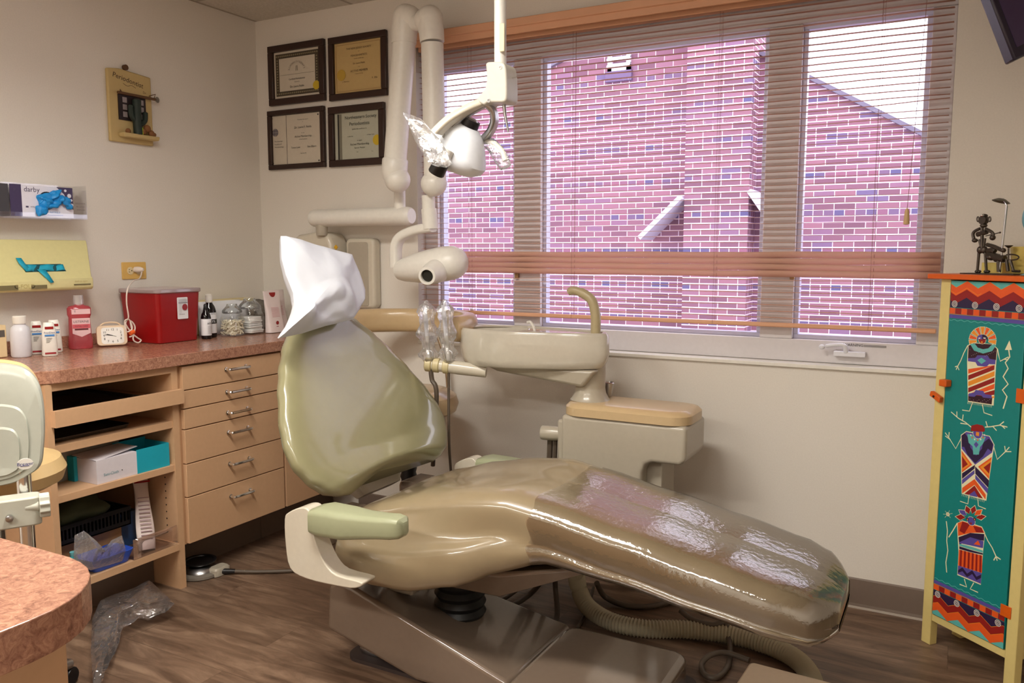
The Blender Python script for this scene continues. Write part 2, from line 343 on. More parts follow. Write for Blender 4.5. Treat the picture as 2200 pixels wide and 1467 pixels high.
for px in (1010, 1232, 1540, 1880):
    x = AY(px, 400, 0.025).x
    for xx, dy in ((x, 0.011), (x, 0.039), (x+0.008, 0.025)): MB().tube([(xx, dy, 1.02), (xx, dy, 2.2)], 0.0006, 5).obj('ladder_cord', mat('taupe cord', sc(150, 110, 100), 0.7), bl)
q = AY(1948, 465, -0.005); MB().tube([(q.x, -0.005, q.z+0.02), (q.x+0.03, -0.003, 2.2)], 0.0009, 6).obj('lift_cord', MATS['taupe cord'], bl)
MB().lathe([(0.003, 0.028), (0.007, 0.02), (0.010, -0.018), (0.010, -0.026), (0.004, -0.028)], q, n=14).obj('tassel', mat('pale wood tassel', sc(214, 180, 130), 0.5), bl)

# ceiling fixtures (outside the picture, they light the room)
for i, (x, y) in enumerate(TROFFERS):
    t = thing('ceiling_light', 'recessed two tube fluorescent ceiling light', 'light', (x, y, CH-0.01), 'fluorescent ceiling lights')
    f = MB(); f.box(x-0.61, x+0.61, y-0.15, y-0.135, CH-0.03, CH).box(x-0.61, x+0.61, y+0.135, y+0.15, CH-0.03, CH).box(x-0.61, x-0.6, y-0.135, y+0.135, CH-0.03, CH).box(x+0.6, x+0.61, y-0.135, y+0.135, CH-0.03, CH)
    f.obj('fixture_frame', WHITE, t, smooth=False)
    for dy in (-0.07, 0.07): MB().tube([(x-0.58, y+dy, CH-0.02), (x+0.58, y+dy, CH-0.02)], 0.016, 10).obj('fluorescent_tube', mat('lit tube', (1, 1, 1), emit=LAMPCOL, es=LAMP*1.6), t)
    ld = bpy.data.lights.new('troffer', 'AREA'); ld.shape = 'RECTANGLE'; ld.size = 1.15; ld.size_y = 0.24; ld.energy = LAMP*2.6; ld.color = LAMPCOL; ld.spread = math.radians(155)
    lo = bpy.data.objects.new('troffer', ld); S.collection.objects.link(lo); lo.parent = t; lo.location = (0, 0, -0.035)

# brick building across the yard
YB = 6.0
g = thing('brick_building', 'red brick gabled building with chimney seen through the blinds', 'building', (0.5, YB, 0))
def gp(px, py, y=YB): q = AY(px, py, y); return (q.x, q.z)
r0, r1 = gp(1727, 166), gp(1976, 291); sl = (r1[1]-r0[1])/(r1[0]-r0[0])
xa = -0.3; pk = (xa, r0[1]+sl*(xa-r0[0]))
l0, l1 = gp(1100, 190), gp(945, 270); sl2 = (l0[1]-l1[1])/(l0[0]-l1[0])
pkx = (l0[1]-sl2*l0[0]-(r0[1]-sl*r0[0]))/(sl-sl2); pkz = r0[1]+sl*(pkx-r0[0])
MB().prism([(-7, -1), (7.5, -1), (7.5, r0[1]+sl*(7.5-r0[0])), (pkx, pkz), (-7, l0[1]+sl2*(-7-l0[0]))], 'y', YB, YB+3).obj('brick_wall', BRICK, g, smooth=False)
ch = MB(); A = [gp(1382, 515, YB-0.35), gp(1470, 428, YB-0.35), gp(1612, 428, YB-0.35), gp(1650, 490, YB-0.35)]
x1, x2, x3, x4 = A[0][0], A[1][0], AY(1612, 300, YB-0.35).x, A[3][0]+0.25
zs0, zs1 = A[0][1], A[1][1]
ch.prism([(x2, -1), (x3, -1), (x3, 7), (x2, 7)], 'y', YB-0.35, YB+0.4)
ch.obj('chimney', BRICK, g, smooth=False)
for (a, za), (c, zc) in (((x1, zs0), (x2, zs1)), ((x4-0.05, zs0-0.1), (x3, zs1+0.05))):
    d = Vector((c-a, 0, zc-za)).normalized(); nn = Vector((-d.z, 0, d.x))*0.05
    if nn.z < 0: nn = -nn
    MB().hexa([(a, YB-0.45, za), (c, YB-0.45, zc), (c, YB-0.45, zc)+nn if False else Vector((c, YB-0.45, zc))+nn, Vector((a, YB-0.45, za))+nn],
              [(a, YB-0.02, za), (c, YB-0.02, zc), Vector((c, YB-0.02, zc))+nn, Vector((a, YB-0.02, za))+nn]).obj('coping_stone', mat('pale stone', sc(214, 208, 224), 0.7), g, smooth=False)
a0, a1 = gp(1308, 75), gp(1356, 150)
vt = MB().use(mat('white louvre paint', sc(240, 240, 245), 0.5)); 
vt.box(a0[0], a1[0], YB-0.03, YB, a1[1], a1[1]+0.06).box(a0[0], a1[0], YB-0.03, YB, a0[1]-0.06, a0[1]).box(a0[0], a0[0]+0.05, YB-0.03, YB, a1[1], a0[1]).box(a1[0]-0.05, a1[0], YB-0.03, YB, a1[1], a0[1])
for i in range(4):
    zz = a1[1]+0.07+i*(a0[1]-a1[1]-0.12)/4; vt.hexa([(a0[0], YB-0.01, zz), (a1[0], YB-0.01, zz), (a1[0], YB-0.01, zz+0.02), (a0[0], YB-0.01, zz+0.02)], [(a0[0], YB-0.06, zz-0.03), (a1[0], YB-0.06, zz-0.03), (a1[0], YB-0.06, zz-0.01), (a0[0], YB-0.06, zz-0.01)])
vt.obj('louvre_vent', None, g, smooth=False)
MB().box(a0[0]-0.02, a1[0]+0.02, YB-0.05, YB, a1[1]-0.12, a1[1]-0.005).obj('vent_sill', mat('purple grey sill brick', sc(116, 96, 128), 0.8), g, smooth=False)
cp_ = MB()
for (xx0, xx1, f) in ((pkx, 7.5, lambda x: r0[1]+sl*(x-r0[0])), (-7, pkx, lambda x: l0[1]+sl2*(x-l0[0]))):
    cp_.hexa([(xx0, YB-0.06, f(xx0)), (xx1, YB-0.06, f(xx1)), (xx1, YB-0.06, f(xx1)+0.05), (xx0, YB-0.06, f(xx0)+0.05)], [(xx0, YB+3, f(xx0)), (xx1, YB+3, f(xx1)), (xx1, YB+3, f(xx1)+0.05), (xx0, YB+3, f(xx0)+0.05)])
cp_.obj('roof_edge', mat('grey roof edge', sc(120, 112, 130), 0.7), g, smooth=False)
tag(MB().box(-9, 14, 0.25, 14, -1.1, -1.0).obj('yard_ground', mat('grey asphalt', sc(130, 126, 126), 0.9), smooth=False), kind='structure')

# ================================================================ LEFT WALL: COUNTER AND CABINETS
ct = MB(); pts = [(0.0, -0.002), (0.612, -0.002), (0.612, -1.50)]
for i in range(1, 8):
    t = i/8*PI/2; pts.append((0.612-0.10*(1-math.cos(t)), -1.50-0.10*math.sin(t)))
pts += [(0.50, -1.605), (0.47, -1.63), (0.46, -1.70), (0.46, -2.45), (0.0, -2.45)]
ct.prism(pts, 'z', 0.872, 0.915)
tag(ct.obj('countertop', STONE, bevel=0.002, smooth=False), 'long rose speckled laminate countertop along the left wall', 'countertop')
tag(MB().box(0.001, 0.018, -2.45, -0.002, 0.916, 0.96).obj('backsplash', STONE, smooth=False), 'low rose laminate backsplash strip behind the bottles', 'backsplash')
def handle(y, z, parent, x=0.602):
    h = MB(); h.tube(spline([(x, y-0.052, z), (x+0.022, y-0.052, z), (x+0.027, y-0.04, z), (x+0.027, y+0.04, z), (x+0.022, y+0.052, z), (x, y+0.052, z)], 5), 0.0058, 8)
    for s in (-1, 1): h.lathe([(0.009, 0), (0.009, 0.003), (0.005, 0.005)], (x, y+s*0.052, z), (1, 0, 0), 12)
    return h.obj('handle', CHROME, parent)
dc = thing('drawer_cabinet', 'tan base cabinet of six drawers with chrome bar handles', 'cabinet', (0.3, -0.77, 0))
c = MB(); c.box(0.002, 0.58, -1.038, -0.505, 0.165, 0.87); c.obj('carcass', CABIN, dc, smooth=False)
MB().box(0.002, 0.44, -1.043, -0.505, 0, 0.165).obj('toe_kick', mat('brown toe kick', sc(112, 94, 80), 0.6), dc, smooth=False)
zs = [0.866, 0.772, 0.700, 0.620, 0.485, 0.353, 0.168]
hz = [0.829, 0.737, 0.652, 0.571, 0.440, 0.304]
for i in range(6):
    d = MB().box(0.581, 0.600, -1.030, -0.512, zs[i+1]+0.002, zs[i]-0.002).obj('drawer', CAB, dc, bevel=0.0015); handle(-0.768, hz[i], d)
ec = thing('corner_cabinet', 'tan base cabinet at the corner half hidden by the chair', 'cabinet', (0.3, -0.25, 0))
MB().box(0.002, 0.58, -0.503, -0.01, 0.165, 0.87).obj('carcass', CABIN, ec, smooth=False)
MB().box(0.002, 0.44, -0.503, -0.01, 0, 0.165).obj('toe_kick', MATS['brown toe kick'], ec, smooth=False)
MB().box(0.581, 0.600, -0.500, -0.015, 0.17, 0.864).obj('cabinet_door', CAB, ec, bevel=0.0015)
sc_ = thing('shelf_cabinet', 'tan open cabinet with shelves and a pull-out tray', 'cabinet', (0.3, -1.3, 0))
c = MB(); c.box(0.002, 0.590, -1.072, -1.045, 0.0, 0.87).box(0.002, 0.595, -1.562, -1.540, 0.12, 0.87).box(0.002, 0.012, -1.545, -1.045, 0.15, 0.87).box(0.02, 0.59, -1.540, -1.072, 0.845, 0.87)
c.obj('carcass', CAB, sc_, smooth=False)
MB().box(0.012, 0.595, -1.540, -1.072, 0.158, 0.183).obj('bottom_board', CAB, sc_, smooth=False)
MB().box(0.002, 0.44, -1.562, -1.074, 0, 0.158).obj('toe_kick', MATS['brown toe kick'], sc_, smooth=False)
for z0, z1 in ((0.635, 0.662), (0.467, 0.492)): MB().box(0.012, 0.585, -1.540, -1.072, z0, z1).obj('shelf', CAB, sc_, bevel=0.001, smooth=False)
t = MB(); t.box(0.10, 0.60, -1.535, -1.075, 0.745, 0.757).box(0.595, 0.618, -1.548, -1.040, 0.728, 0.782); t.obj('pull_out_tray', CAB, sc_, smooth=False)
hl = MB()
for i in range(9):
    for xx in (0.53, 0.08): hl.lathe([(0.003, 0), (0.003, 0.0006)], (xx, -1.0726, 0.22+0.027*i), (0, -1, 0), 8)
hl.obj('shelf_pin_holes', DARK, sc_)
kc = thing('knee_cabinet', 'tan drawer unit under the narrow end of the counter behind the stool', 'cabinet', (0.3, -1.9, 0))
MB().box(0.002, 0.43, -2.45, -1.566, 0.70, 0.868).obj('carcass', CABIN, kc, smooth=False)
MB().box(0.431, 0.448, -2.40, -1.572, 0.705, 0.80).obj('drawer', mat('pink tan drawer front', sc(200, 148, 116), 0.5), kc, bevel=0.0015)
MB().box(0.002, 0.05, -2.45, -1.566, 0, 0.70).obj('back_panel', CABIN, kc, smooth=False)

# near peninsula counter
nc = MB(); P = [(1.05, -2.536), (2.20, -2.536)]
for i in range(0, 9):
    a = PI/2-PI/2*i/8; P.append((2.20+0.132*math.cos(a), -2.668+0.132*math.sin(a)))
P += [(2.332, -3.6), (1.05, -3.6)]
nc.prism(P, 'z', 0.868, 0.915)
tag(nc.obj('near_countertop', STONE, bevel=0.0015, smooth=False), 'rounded corner of the nearest rose speckled countertop', 'countertop')
tag(MB().box(1.08, 2.285, -3.58, -2.60, 0.0, 0.868).obj('near_cabinet', CAB, bevel=0.002, smooth=False), 'tan cabinet under the nearest countertop corner', 'cabinet')

# ---- things on the counter
def bottle(name, label, x, y, z, prof, m, group=None, n=24, sy=1.0):
    t = thing(name, label, 'bottle', (x, y, z), group)
    b = MB().lathe(prof, (x, y, z), n=n)
    if sy != 1: b.v = [Vector((x+(v.x-x)*sy, v.y, v.z)) for v in b.v]
    b.obj('bottle_body', m, t); return t
ZC = 0.916
# tan box at far left
t = thing('desk_box', 'pale tan box at the left end of the counter with a small grey print', 'box', (0.09, -1.47, ZC))
MB().box(0.05, 0.131, -1.54, -1.405, ZC, ZC+0.118).obj('box_body', mat('pale tan card', sc(226, 202, 158), 0.6), t, bevel=0.003)
mk = MB(); mk.box(0.1312, 0.1320, -1.432, -1.412, ZC+0.075, ZC+0.10).box(0.1312, 0.1320, -1.442, -1.430, ZC+0.07, ZC+0.076); mk.obj('printed_mark', mat('grey print', sc(90, 84, 78), 0.7), t, smooth=False)
t = bottle('plastic_bottle', 'frosted white plastic bottle with ribbed white cap', 0.165, -1.375, ZC, [(0.030, 0), (0.034, 0.006), (0.034, 0.09), (0.030, 0.108), (0.019, 0.118), (0.019, 0.124)], mat('frosted plastic', sc(214, 214, 220), 0.35))
MB().lathe([(0.022, 0.122), (0.023, 0.125), (0.023, 0.148), (0.020, 0.151), (0.0, 0.151)], (0.165, -1.375, ZC), n=20).obj('cap', WHITE, t)
# three mouth rinse bottles
def rinse(x, y, ang, label):
    t = thing('rinse_bottle', label, 'bottle', (x, y, ZC), 'small white rinse bottles')
    R = Matrix.Translation((x, y, ZC)) @ Matrix.Rotation(ang, 4, 'Z')
    b = MB(); K = []
    for z, hy, hx in ((0, 0.024, 0.014), (0.004, 0.027, 0.016), (0.09, 0.023, 0.015), (0.118, 0.018, 0.010), (0.124, 0.016, 0.006)):
        K.append([R @ Vector((hx*math.copysign(abs(math.cos(a))**0.7, math.cos(a)), hy*math.copysign(abs(math.sin(a))**0.6, math.sin(a)), z)) for a in [2*PI*i/20 for i in range(20)]])
    b.rings(K); b.obj('bottle_body', WHITE, t)
    def pl(y0, y1, z0, z1, nm, m, xo=0.0168):
        MB().add([R @ Vector((xo-0.0006, a, c)) for a, c in ((y0, z0), (y1, z0), (y1, z1), (y0, z1))]+[R @ Vector((xo+0.0006, a, c)) for a, c in ((y0, z0), (y1, z0), (y1, z1), (y0, z1))], [(0, 3, 2, 1), (4, 5, 6, 7), (0, 1, 5, 4), (1, 2, 6, 5), (2, 3, 7, 6), (3, 0, 4, 7)]).obj(nm, m, t, smooth=False)
    pl(-0.014, 0.014, 0.100, 0.109, 'red_logo', RED, 0.0145); pl(-0.016, 0.016, 0.074, 0.080, 'blue_stripe', mat('label blue', sc(60, 130, 200), 0.5))
    pl(-0.018, 0.018, 0.008, 0.014, 'red_stripe', mat('label dark red', sc(150, 30, 40), 0.5))
    tx = MB(); tx.text('PreviDent', R @ Vector((0.0172, 0, 0.087)), R.to_3x3() @ Vector((0, 1, 0)), (0, 0, 1), 0.009); tx.obj('lettering', mat('navy ink', sc(40, 50, 120), 0.6), t, smooth=False)
    for i in range(4): pl(-0.012, 0.008-0.003*i, 0.066-0.005*i, 0.0668-0.005*i, 'fine_print', INK)
PQ_ = [AZ(81, 760, ZC), AZ(108, 764, ZC), AZ(125, 756, ZC)]
rinse(PQ_[0].x, PQ_[0].y, -0.45, 'small white rinse bottle nearest the frosted bottle, left of its pair')
rinse(PQ_[1].x, PQ_[1].y, -0.45, 'small white rinse bottle standing in front, middle of three')
rinse(PQ_[2].x-0.012, PQ_[2].y-0.004, -0.45, 'small white rinse bottle half hidden behind the middle one')
# red mouthwash
x, y = AZ(174, 748, ZC).xy
t = thing('mouthwash_bottle', 'large bottle of red mouthwash with a clear cap', 'bottle', (x, y, ZC)); ang = -0.45
R = Matrix.Translation((x, y, ZC)) @ Matrix.Rotation(ang, 4, 'Z')
K = []
for z, hy, hx in ((0, 0.040, 0.026), (0.005, 0.043, 0.028), (0.04, 0.043, 0.028), (0.05, 0.040, 0.027), (0.125, 0.038, 0.026), (0.135, 0.042, 0.028), (0.160, 0.042, 0.028), (0.168, 0.036, 0.024), (0.172, 0.018, 0.018), (0.176, 0.016, 0.016)):
    K.append([R @ Vector((hx*math.copysign(abs(math.cos(a))**0.6, math.cos(a)), hy*math.copysign(abs(math.sin(a))**0.5, math.sin(a)), z)) for a in [2*PI*i/28 for i in range(28)]])
MB().rings(K).obj('bottle_body', clear('red mouthwash', sc(240, 130, 140), 0.12, 0.03, milky=0.35, milkcol=sc(226, 110, 120)), t)
MB().lathe([(0.019, 0.172), (0.019, 0.20), (0.017, 0.212), (0.0, 0.212)], (x, y, ZC), n=20).obj('cap', clear('clear cap', (0.95, 0.93, 0.93), 0.2, milky=0.25), t)
def onfront(R, xo, y0, y1, z0, z1, nm, m, parent, pts=None, th=0.0006):
    P = pts or [(y0, z0), (y1, z0), (y1, z1), (y0, z1)]
    return MB().hexa([R @ Vector((xo, a, c)) for a, c in P], [R @ Vector((xo+th, a, c)) for a, c in P]).obj(nm, m, parent, smooth=False)
onfront(R, 0.0268, -0.030, 0.034, 0.052, 0.12, 'label', mat('pink label', sc(228, 190, 192), 0.5), t, [(-0.030, 0.062), (0.002, 0.048), (0.034, 0.062), (0.034, 0.122), (-0.030, 0.122)])
onfront(R, 0.0276, -0.029, 0.033, 0.082, 0.098, 'label_band', mat('coral band', sc(205, 90, 100), 0.5), t); onfront(R, 0.0276, -0.022, 0.026, 0.075, 0.081, 'label_bar', mat('maroon bar', sc(90, 20, 30), 0.5), t)
onfront(R, 0.0283, -0.03, 0.036, 0.138, 0.158, 'neck_label', MATS['pink label'], t)
tx = MB(); uy_ = R.to_3x3() @ Vector((0, 1, 0))
tx.text('LISTERINE', R @ Vector((0.0276, 0.002, 0.108)), uy_, (0, 0, 1), 0.0125).text('TOTAL CARE', R @ Vector((0.0284, 0.002, 0.090)), uy_, (0, 0, 1), 0.008); tx.text('T', R @ Vector((0.0292, -0.018, 0.148)), uy_, (0, 0, 1), 0.012)
tx.obj('lettering', INK, t, smooth=False)
# alarm clock
x, y = AZ(242, 744, ZC).xy; t = thing('alarm_clock', 'small cream alarm clock with square white dial', 'clock', (x, y, ZC)); R = Matrix.Translation((x, y, ZC)) @ Matrix.Rotation(-0.50, 4, 'Z') @ Matrix.Rotation(-0.12, 4, 'Y') @ Matrix.Diagonal((1.1, 1.1, 1.1, 1))
K = []
for xo, s in ((-0.045, 0.80), (-0.04, 0.88), (0.0, 1.0), (0.006, 0.97)):
    K.append([R @ Vector((xo, a*s, 0.042+(c-0.042)*s)) for a, c in [(p, q) for p, q in rrect(-0.052, 0.052, 0.004, 0.078, 0.014)]])
MB().rings(K).obj('clock_body', mat('cream clock plastic', sc(232, 208, 178), 0.35), t)
onfront(R, 0.0058, 0, 0, 0, 0, 'dial', mat('dial white', sc(244, 242, 236), 0.4), t, rrect(-0.036, 0.040, 0.010, 0.070, 0.010), 0.001)
tx = MB()
for h in range(1, 13):
    a = PI/2-2*PI*h/12; rr = 1/max(abs(math.cos(a)), abs(math.sin(a))); rr = 1+(rr-1)*0.6
    tx.text(str(h), R @ Vector((0.0074, 0.002+0.029*math.cos(a)*rr, 0.040+0.022*math.sin(a)*rr)), R.to_3x3() @ Vector((0, 1, 0)), R.to_3x3() @ Vector((0, 0, 1)), 0.0125)
tx.obj('numerals', INK, t, smooth=False)
hd = MB(); hd.tube([R @ Vector((0.008, 0.002, 0.040)), R @ Vector((0.008, -0.018, 0.046))], 0.0012, 6).tube([R @ Vector((0.008, 0.002, 0.040)), R @ Vector((0.008, -0.024, 0.044))], 0.0009, 6).tube([R @ Vector((0.008, 0.002, 0.040)), R @ Vector((0.008, 0.014, 0.036))], 0.0006, 6)
hd.obj('clock_hands', INK, t)
MB().tube(spline([R @ Vector((-0.02, -0.04, 0.072)), R @ Vector((-0.02, -0.02, 0.088)), R @ Vector((-0.02, 0.02, 0.088)), R @ Vector((-0.02, 0.04, 0.072))]), 0.0035, 8).obj('handle', MATS['cream clock plastic'], t)
# cord of the clock, plugged in
pc = thing('power_cord', 'white bundled power cord plugged into the yellow wall outlet', 'cord', (0.12, -0.86, ZC))
k = MB(); A = AX(305, 583, 0.035)
L = [A, AX(300, 598, 0.10), AX(286, 604, 0.22), AX(274, 622, 0.295), AX(272, 650, 0.30), AX(276, 682, 0.29)]
L += [AX(a, c, 0.275) for a, c in ((268, 690), (272, 712), (284, 705), (277, 686), (270, 696), (284, 716), (296, 726), (303, 731), (296, 736), (286, 728), (290, 702), (280, 690), (285, 718), (278, 724))]
L = [Vector((p.x, p.y, max(p.z, ZC+0.004))) for p in L]
k.tube(spline(L, 6), 0.0028, 6); k.obj('cord', mat('off white cord', sc(226, 212, 200), 0.45), pc)
q = AX(283, 714, 0.275); MB().tube([q+Vector((0, -0.008, -0.003)), q+Vector((0, 0.010, 0.003))], [0.009, 0.009], 10).obj('twist_tie', mat('orange rubber band', sc(226, 96, 30), 0.5), pc)
q = AX(296, 579, 0.022); MB().lathe([(0.012, -0.014), (0.013, 0), (0.012, 0.012), (0.006, 0.026)], q, (1, 0.4, 0), 14).obj('plug', MATS['off white cord'], pc)
# outlet
o1, o2 = AX(260, 562, 0), AX(313, 600, 0); ym, zm = (o1.y+o2.y)/2, (o1.z+o2.z)/2
t = thing('wall_outlet', 'yellow wall outlet plate above the red container', 'outlet', (0.0, ym, zm))
MB().prism(rrect(ym-0.060, ym+0.060, zm-0.037, zm+0.037, 0.004), 'x', 0.0005, 0.006).obj('cover_plate', mat('yellowed plate', sc(220, 178, 92), 0.4), t, bevel=0.002)
for dy in (-0.021, 0.021):
    r_ = MB().lathe([(0.0165, 0.006), (0.0165, 0.008), (0.0, 0.008)], (0, ym+dy, zm), (1, 0, 0), 20).obj('socket', mat('cream socket', sc(226, 206, 160), 0.4), t)
    MB().box(0.0075, 0.0086, ym+dy-0.008, ym+dy-0.003, zm+0.004, zm+0.0065).box(0.0075, 0.0086, ym+dy-0.008, ym+dy-0.003, zm-0.0065, zm-0.004).lathe([(0.0025, 0.008), (0.0025, 0.0086)], (0, ym+dy+0.006, zm), (1, 0, 0), 8).obj('slots', DARK, r_, smooth=False)
# sharps container
t = thing('sharps_container', 'big red square sharps container with a translucent lid', 'container', (0.17, -0.755, ZC))
yA, yB = -0.868, -0.642
def taper(x0, x1, ya, yb, z0, z1, e):
    lo = rrect(x0+e, x1-e, ya+e, yb-e, 0.018); hi = rrect(x0, x1, ya, yb, 0.02); return MB().hexa([(a, c, z0) for a, c in lo], [(a, c, z1) for a, c in hi])
taper(0.03, 0.272, yA, yB, ZC, ZC+0.214, 0.012).obj('tub', RED, t, bevel=0.003)
b = MB(); hi = rrect(0.024, 0.279, yA-0.006, yB+0.006, 0.025)
b.hexa([(a, c, ZC+0.210) for a, c in hi], [(a, c, ZC+0.228) for a, c in hi]); b.obj('lid', clear('translucent lid', (0.9, 0.85, 0.85), 0.2, 0.1, milky=0.45, milkcol=sc(214, 196, 196)), t, bevel=0.004)
onfront(Matrix.Translation((0, -0.742, ZC)), 0.2715, 0, 0, 0, 0, 'label', PAPER, t, rrect(-0.027, 0.027, 0.098, 0.190, 0.004), 0.0012)
tx = MB()
for i in range(4): tx.box(0.2757, 0.2762, -0.764, -0.724+0.003*(i % 2), ZC+0.182-0.005*i, ZC+0.1828-0.005*i)
tx.box(0.2757, 0.2762, -0.765, -0.719, ZC+0.166, ZC+0.168)
for i in range(7): tx.box(0.2757, 0.2762, -0.764, -0.750, ZC+0.16-0.006*i, ZC+0.1606-0.006*i)
tx.text('BIOHAZARD', (0.2762, -0.749, ZC+0.118), (0, 1, 0), (0, 0, 1), 0.005).obj('label_text', INK, t, smooth=False)
MB().lathe([(0.0135, 0), (0.0135, 0.0008), (0, 0.0008)], (0.2757, -0.7335, ZC+0.148), (1, 0, 0), 24).obj('red_symbol', RED, t)
# black bottles
def black_bottle(x, y, h, r, name, label, cap, lab):
    t = thing(name, label, 'bottle', (x, y, ZC), 'dark dispensing bottles')
    MB().lathe([(r-0.002, 0), (r, 0.004), (r, h*0.60), (r*0.85, h*0.70), (r*0.45, h*0.80), (r*0.42, h*0.84)], (x, y, ZC), n=28).obj('bottle_body', mat('black glass', sc(14, 12, 16), 0.1), t)
    MB().lathe([(cap*0.9, h*0.80), (cap, h*0.81), (cap*0.95, h*0.97), (cap*0.5, h), (0, h)], (x, y, ZC), n=18).obj('cap', WHITE if lab else BLACK, t)
    MB().lathe([(r+0.0004, h*0.10), (r+0.0010, h*0.11), (r+0.0010, h*0.56), (r+0.0004, h*0.57)], (x, y, ZC), n=28).obj('label', PAPER, t)
    return t
t = black_bottle(0.262, -0.612, 0.155, 0.0215, 'oil_bottle', 'slim dark bottle with white label beside the red container', 0.008, False)
q = MB(); q.text('APF', (0.2857, -0.614, ZC+0.068), (0.25, 1, 0), (0, 0, 1), 0.013)
for i in range(6): q.box(0.2850, 0.2856, -0.624, -0.602, ZC+0.055-0.006*i, ZC+0.0556-0.006*i)
q.obj('lettering', INK, t, smooth=False)
t = black_bottle(0.222, -0.556, 0.195, 0.0285, 'peroxide_bottle', 'dark bottle with white cap and black banded label', 0.016, True)
MB().lathe([(0.0297, 0.062), (0.0301, 0.062), (0.0301, 0.082), (0.0297, 0.082)], (0.222, -0.556, ZC), n=28).obj('label_band', BLACK, t)
q = MB().use(PAPER); q.text('3%', (0.2525, -0.562, ZC+0.072), (0.25, 1, 0), (0, 0, 1), 0.016); q.use(INK).text('darby', (0.2530, -0.562, ZC+0.107), (0.25, 1, 0), (0, 0, 1), 0.010)
q.obj('lettering', None, t, smooth=False)
# glass jars
JG = clear('jar glass', (0.985, 0.99, 0.99), 0.07, 0.02)
def jar(x, y, s, label, name, fill):
    t = thing('glass_jar', label, 'jar', (x, y, ZC), 'glass jars with lids')
    b = MB(); b.rings([[(x+a, y+c, ZC+z) for a, c in rrect(-r, r, -r, r, r*0.45, 4)] for r, z in ((0.034*s, 0), (0.040*s, 0.005), (0.040*s, 0.070*s), (0.034*s, 0.082*s), (0.033*s, 0.094*s))])
    b.obj('jar_body', JG, t)
    MB().lathe([(0.036*s, 0.092*s), (0.040*s, 0.096*s), (0.039*s, 0.104*s), (0.028*s, 0.116*s), (0.022*s, 0.122*s), (0.020*s, 0.130*s), (0.0, 0.132*s)], (x, y, ZC), n=24).obj('jar_lid', clear('jar lid glass', (0.88, 0.91, 0.92), 0.2, 0.03, milky=0.06), t)
    return t
t = jar(0.262, -0.462, 1.12, 'lidded glass jar filled with cotton pellets', 'cotton', 0)
pc_ = MB()
random.seed(3)
for i in range(420):
    a, c, z = random.uniform(-0.033, 0.033), random.uniform(-0.033, 0.033), random.uniform(0.006, 0.066)
    if max(abs(a), abs(c)) < 0.024 and z < 0.055: continue
    d = Vector((random.uniform(-1, 1), random.uniform(-1, 1), random.uniform(-1, 1))).normalized()*0.006; p0 = Vector((0.262+a*1.1, -0.462+c*1.1, ZC+z*1.08)); pc_.tube([p0-d, p0+d], 0.0026, 6)
pc_.box(0.24, 0.284, -0.484, -0.44, ZC+0.008, ZC+0.058)
tag(pc_.obj('cotton_pellets', mat('cotton pellets', sc(238, 230, 208), 0.8)), 'cream cotton pellets filling the smaller glass jar', 'cotton', kind='stuff')
t = jar(0.262, -0.354, 1.28, 'taller lidded glass jar packed with white gauze squares', 'gauze', 1)
random.seed(5)
for i in range(9):
    e = random.uniform(0.037, 0.042); z = ZC+0.006+i*0.0085; dx = random.uniform(-0.003, 0.003); f = random.uniform(-0.003, 0.003)
    tag(MB().hexa([(0.262+a*e+dx, -0.352+c*e+f, z+0.0015*math.sin(a*3+i)) for a, c in rrect(-1, 1, -1, 1, 0.2, 3)], [(0.262+a*e+dx, -0.352+c*e+f, z+0.0075+0.0012*math.sin(c*4+i)) for a, c in rrect(-1, 1, -1, 1, 0.2, 3)]).obj('gauze_square', mat('white gauze', sc(238, 238, 236), 0.85), bevel=0.002),
        'white gauze square in the stack inside the taller glass jar', 'gauze', 'gauze squares in the jar')
# papers behind: cream file box, white papers, pouches
t = thing('file_box', 'pale yellow file box standing against the left wall', 'box', (0.06, -0.40, ZC))
MB().box(0.02, 0.10, -0.63, -0.16, ZC, ZC+0.155).obj('box_body', mat('pale yellow card', sc(226, 210, 160), 0.7), t, bevel=0.004)
MB().box(0.1, 0.1015, -0.58, -0.46, ZC+0.125, ZC+0.15).obj('label', PAPER, t, smooth=False)
for i, (yy, dx, h, an) in enumerate(((-0.40, 0.145, 0.155, 0.0), (-0.37, 0.150, 0.150, 0.05), (-0.36, 0.156, 0.145, 0.03))):
    G = [[Vector((dx+0.012*u*u-0.03*(h*v), yy-0.15+0.24*u+an*v*0.2, ZC+h*v)) for v in (0, .25, .5, .75, 1)] for u in [k_/8 for k_ in range(9)]]
    tag(MB().grid(G).obj('sterilization_pouch', PAPER, solid=0.001), ['rearmost bluish white paper pouch leaning on the file box', 'middle bluish white paper pouch leaning on the file box', 'front bluish white paper pouch leaning behind the jars'][i], 'pouch', 'paper pouches on the counter')
b = MB(); random.seed(9)
G = []
for i in range(14):
    row = []
    for j in range(10):
        u, v_ = i/13, j/9; row.append(Vector((0.17+0.03*noise.noise(Vector((u*4, v_*4, 3))), -0.275+0.13*u, ZC+0.004+0.15*v_*(1-0.2*abs(u-0.5)))))
    G.append(row)
tag(b.grid(G).obj('clear_bag', clear('grey crinkled film', (0.7, 0.7, 0.68), 0.35, 0.08, bump=(30, 1.0), milky=0.35, milkcol=sc(140, 136, 126)), solid=0.001), 'crumpled grey clear bag between the jars and the white pouches', 'bag')
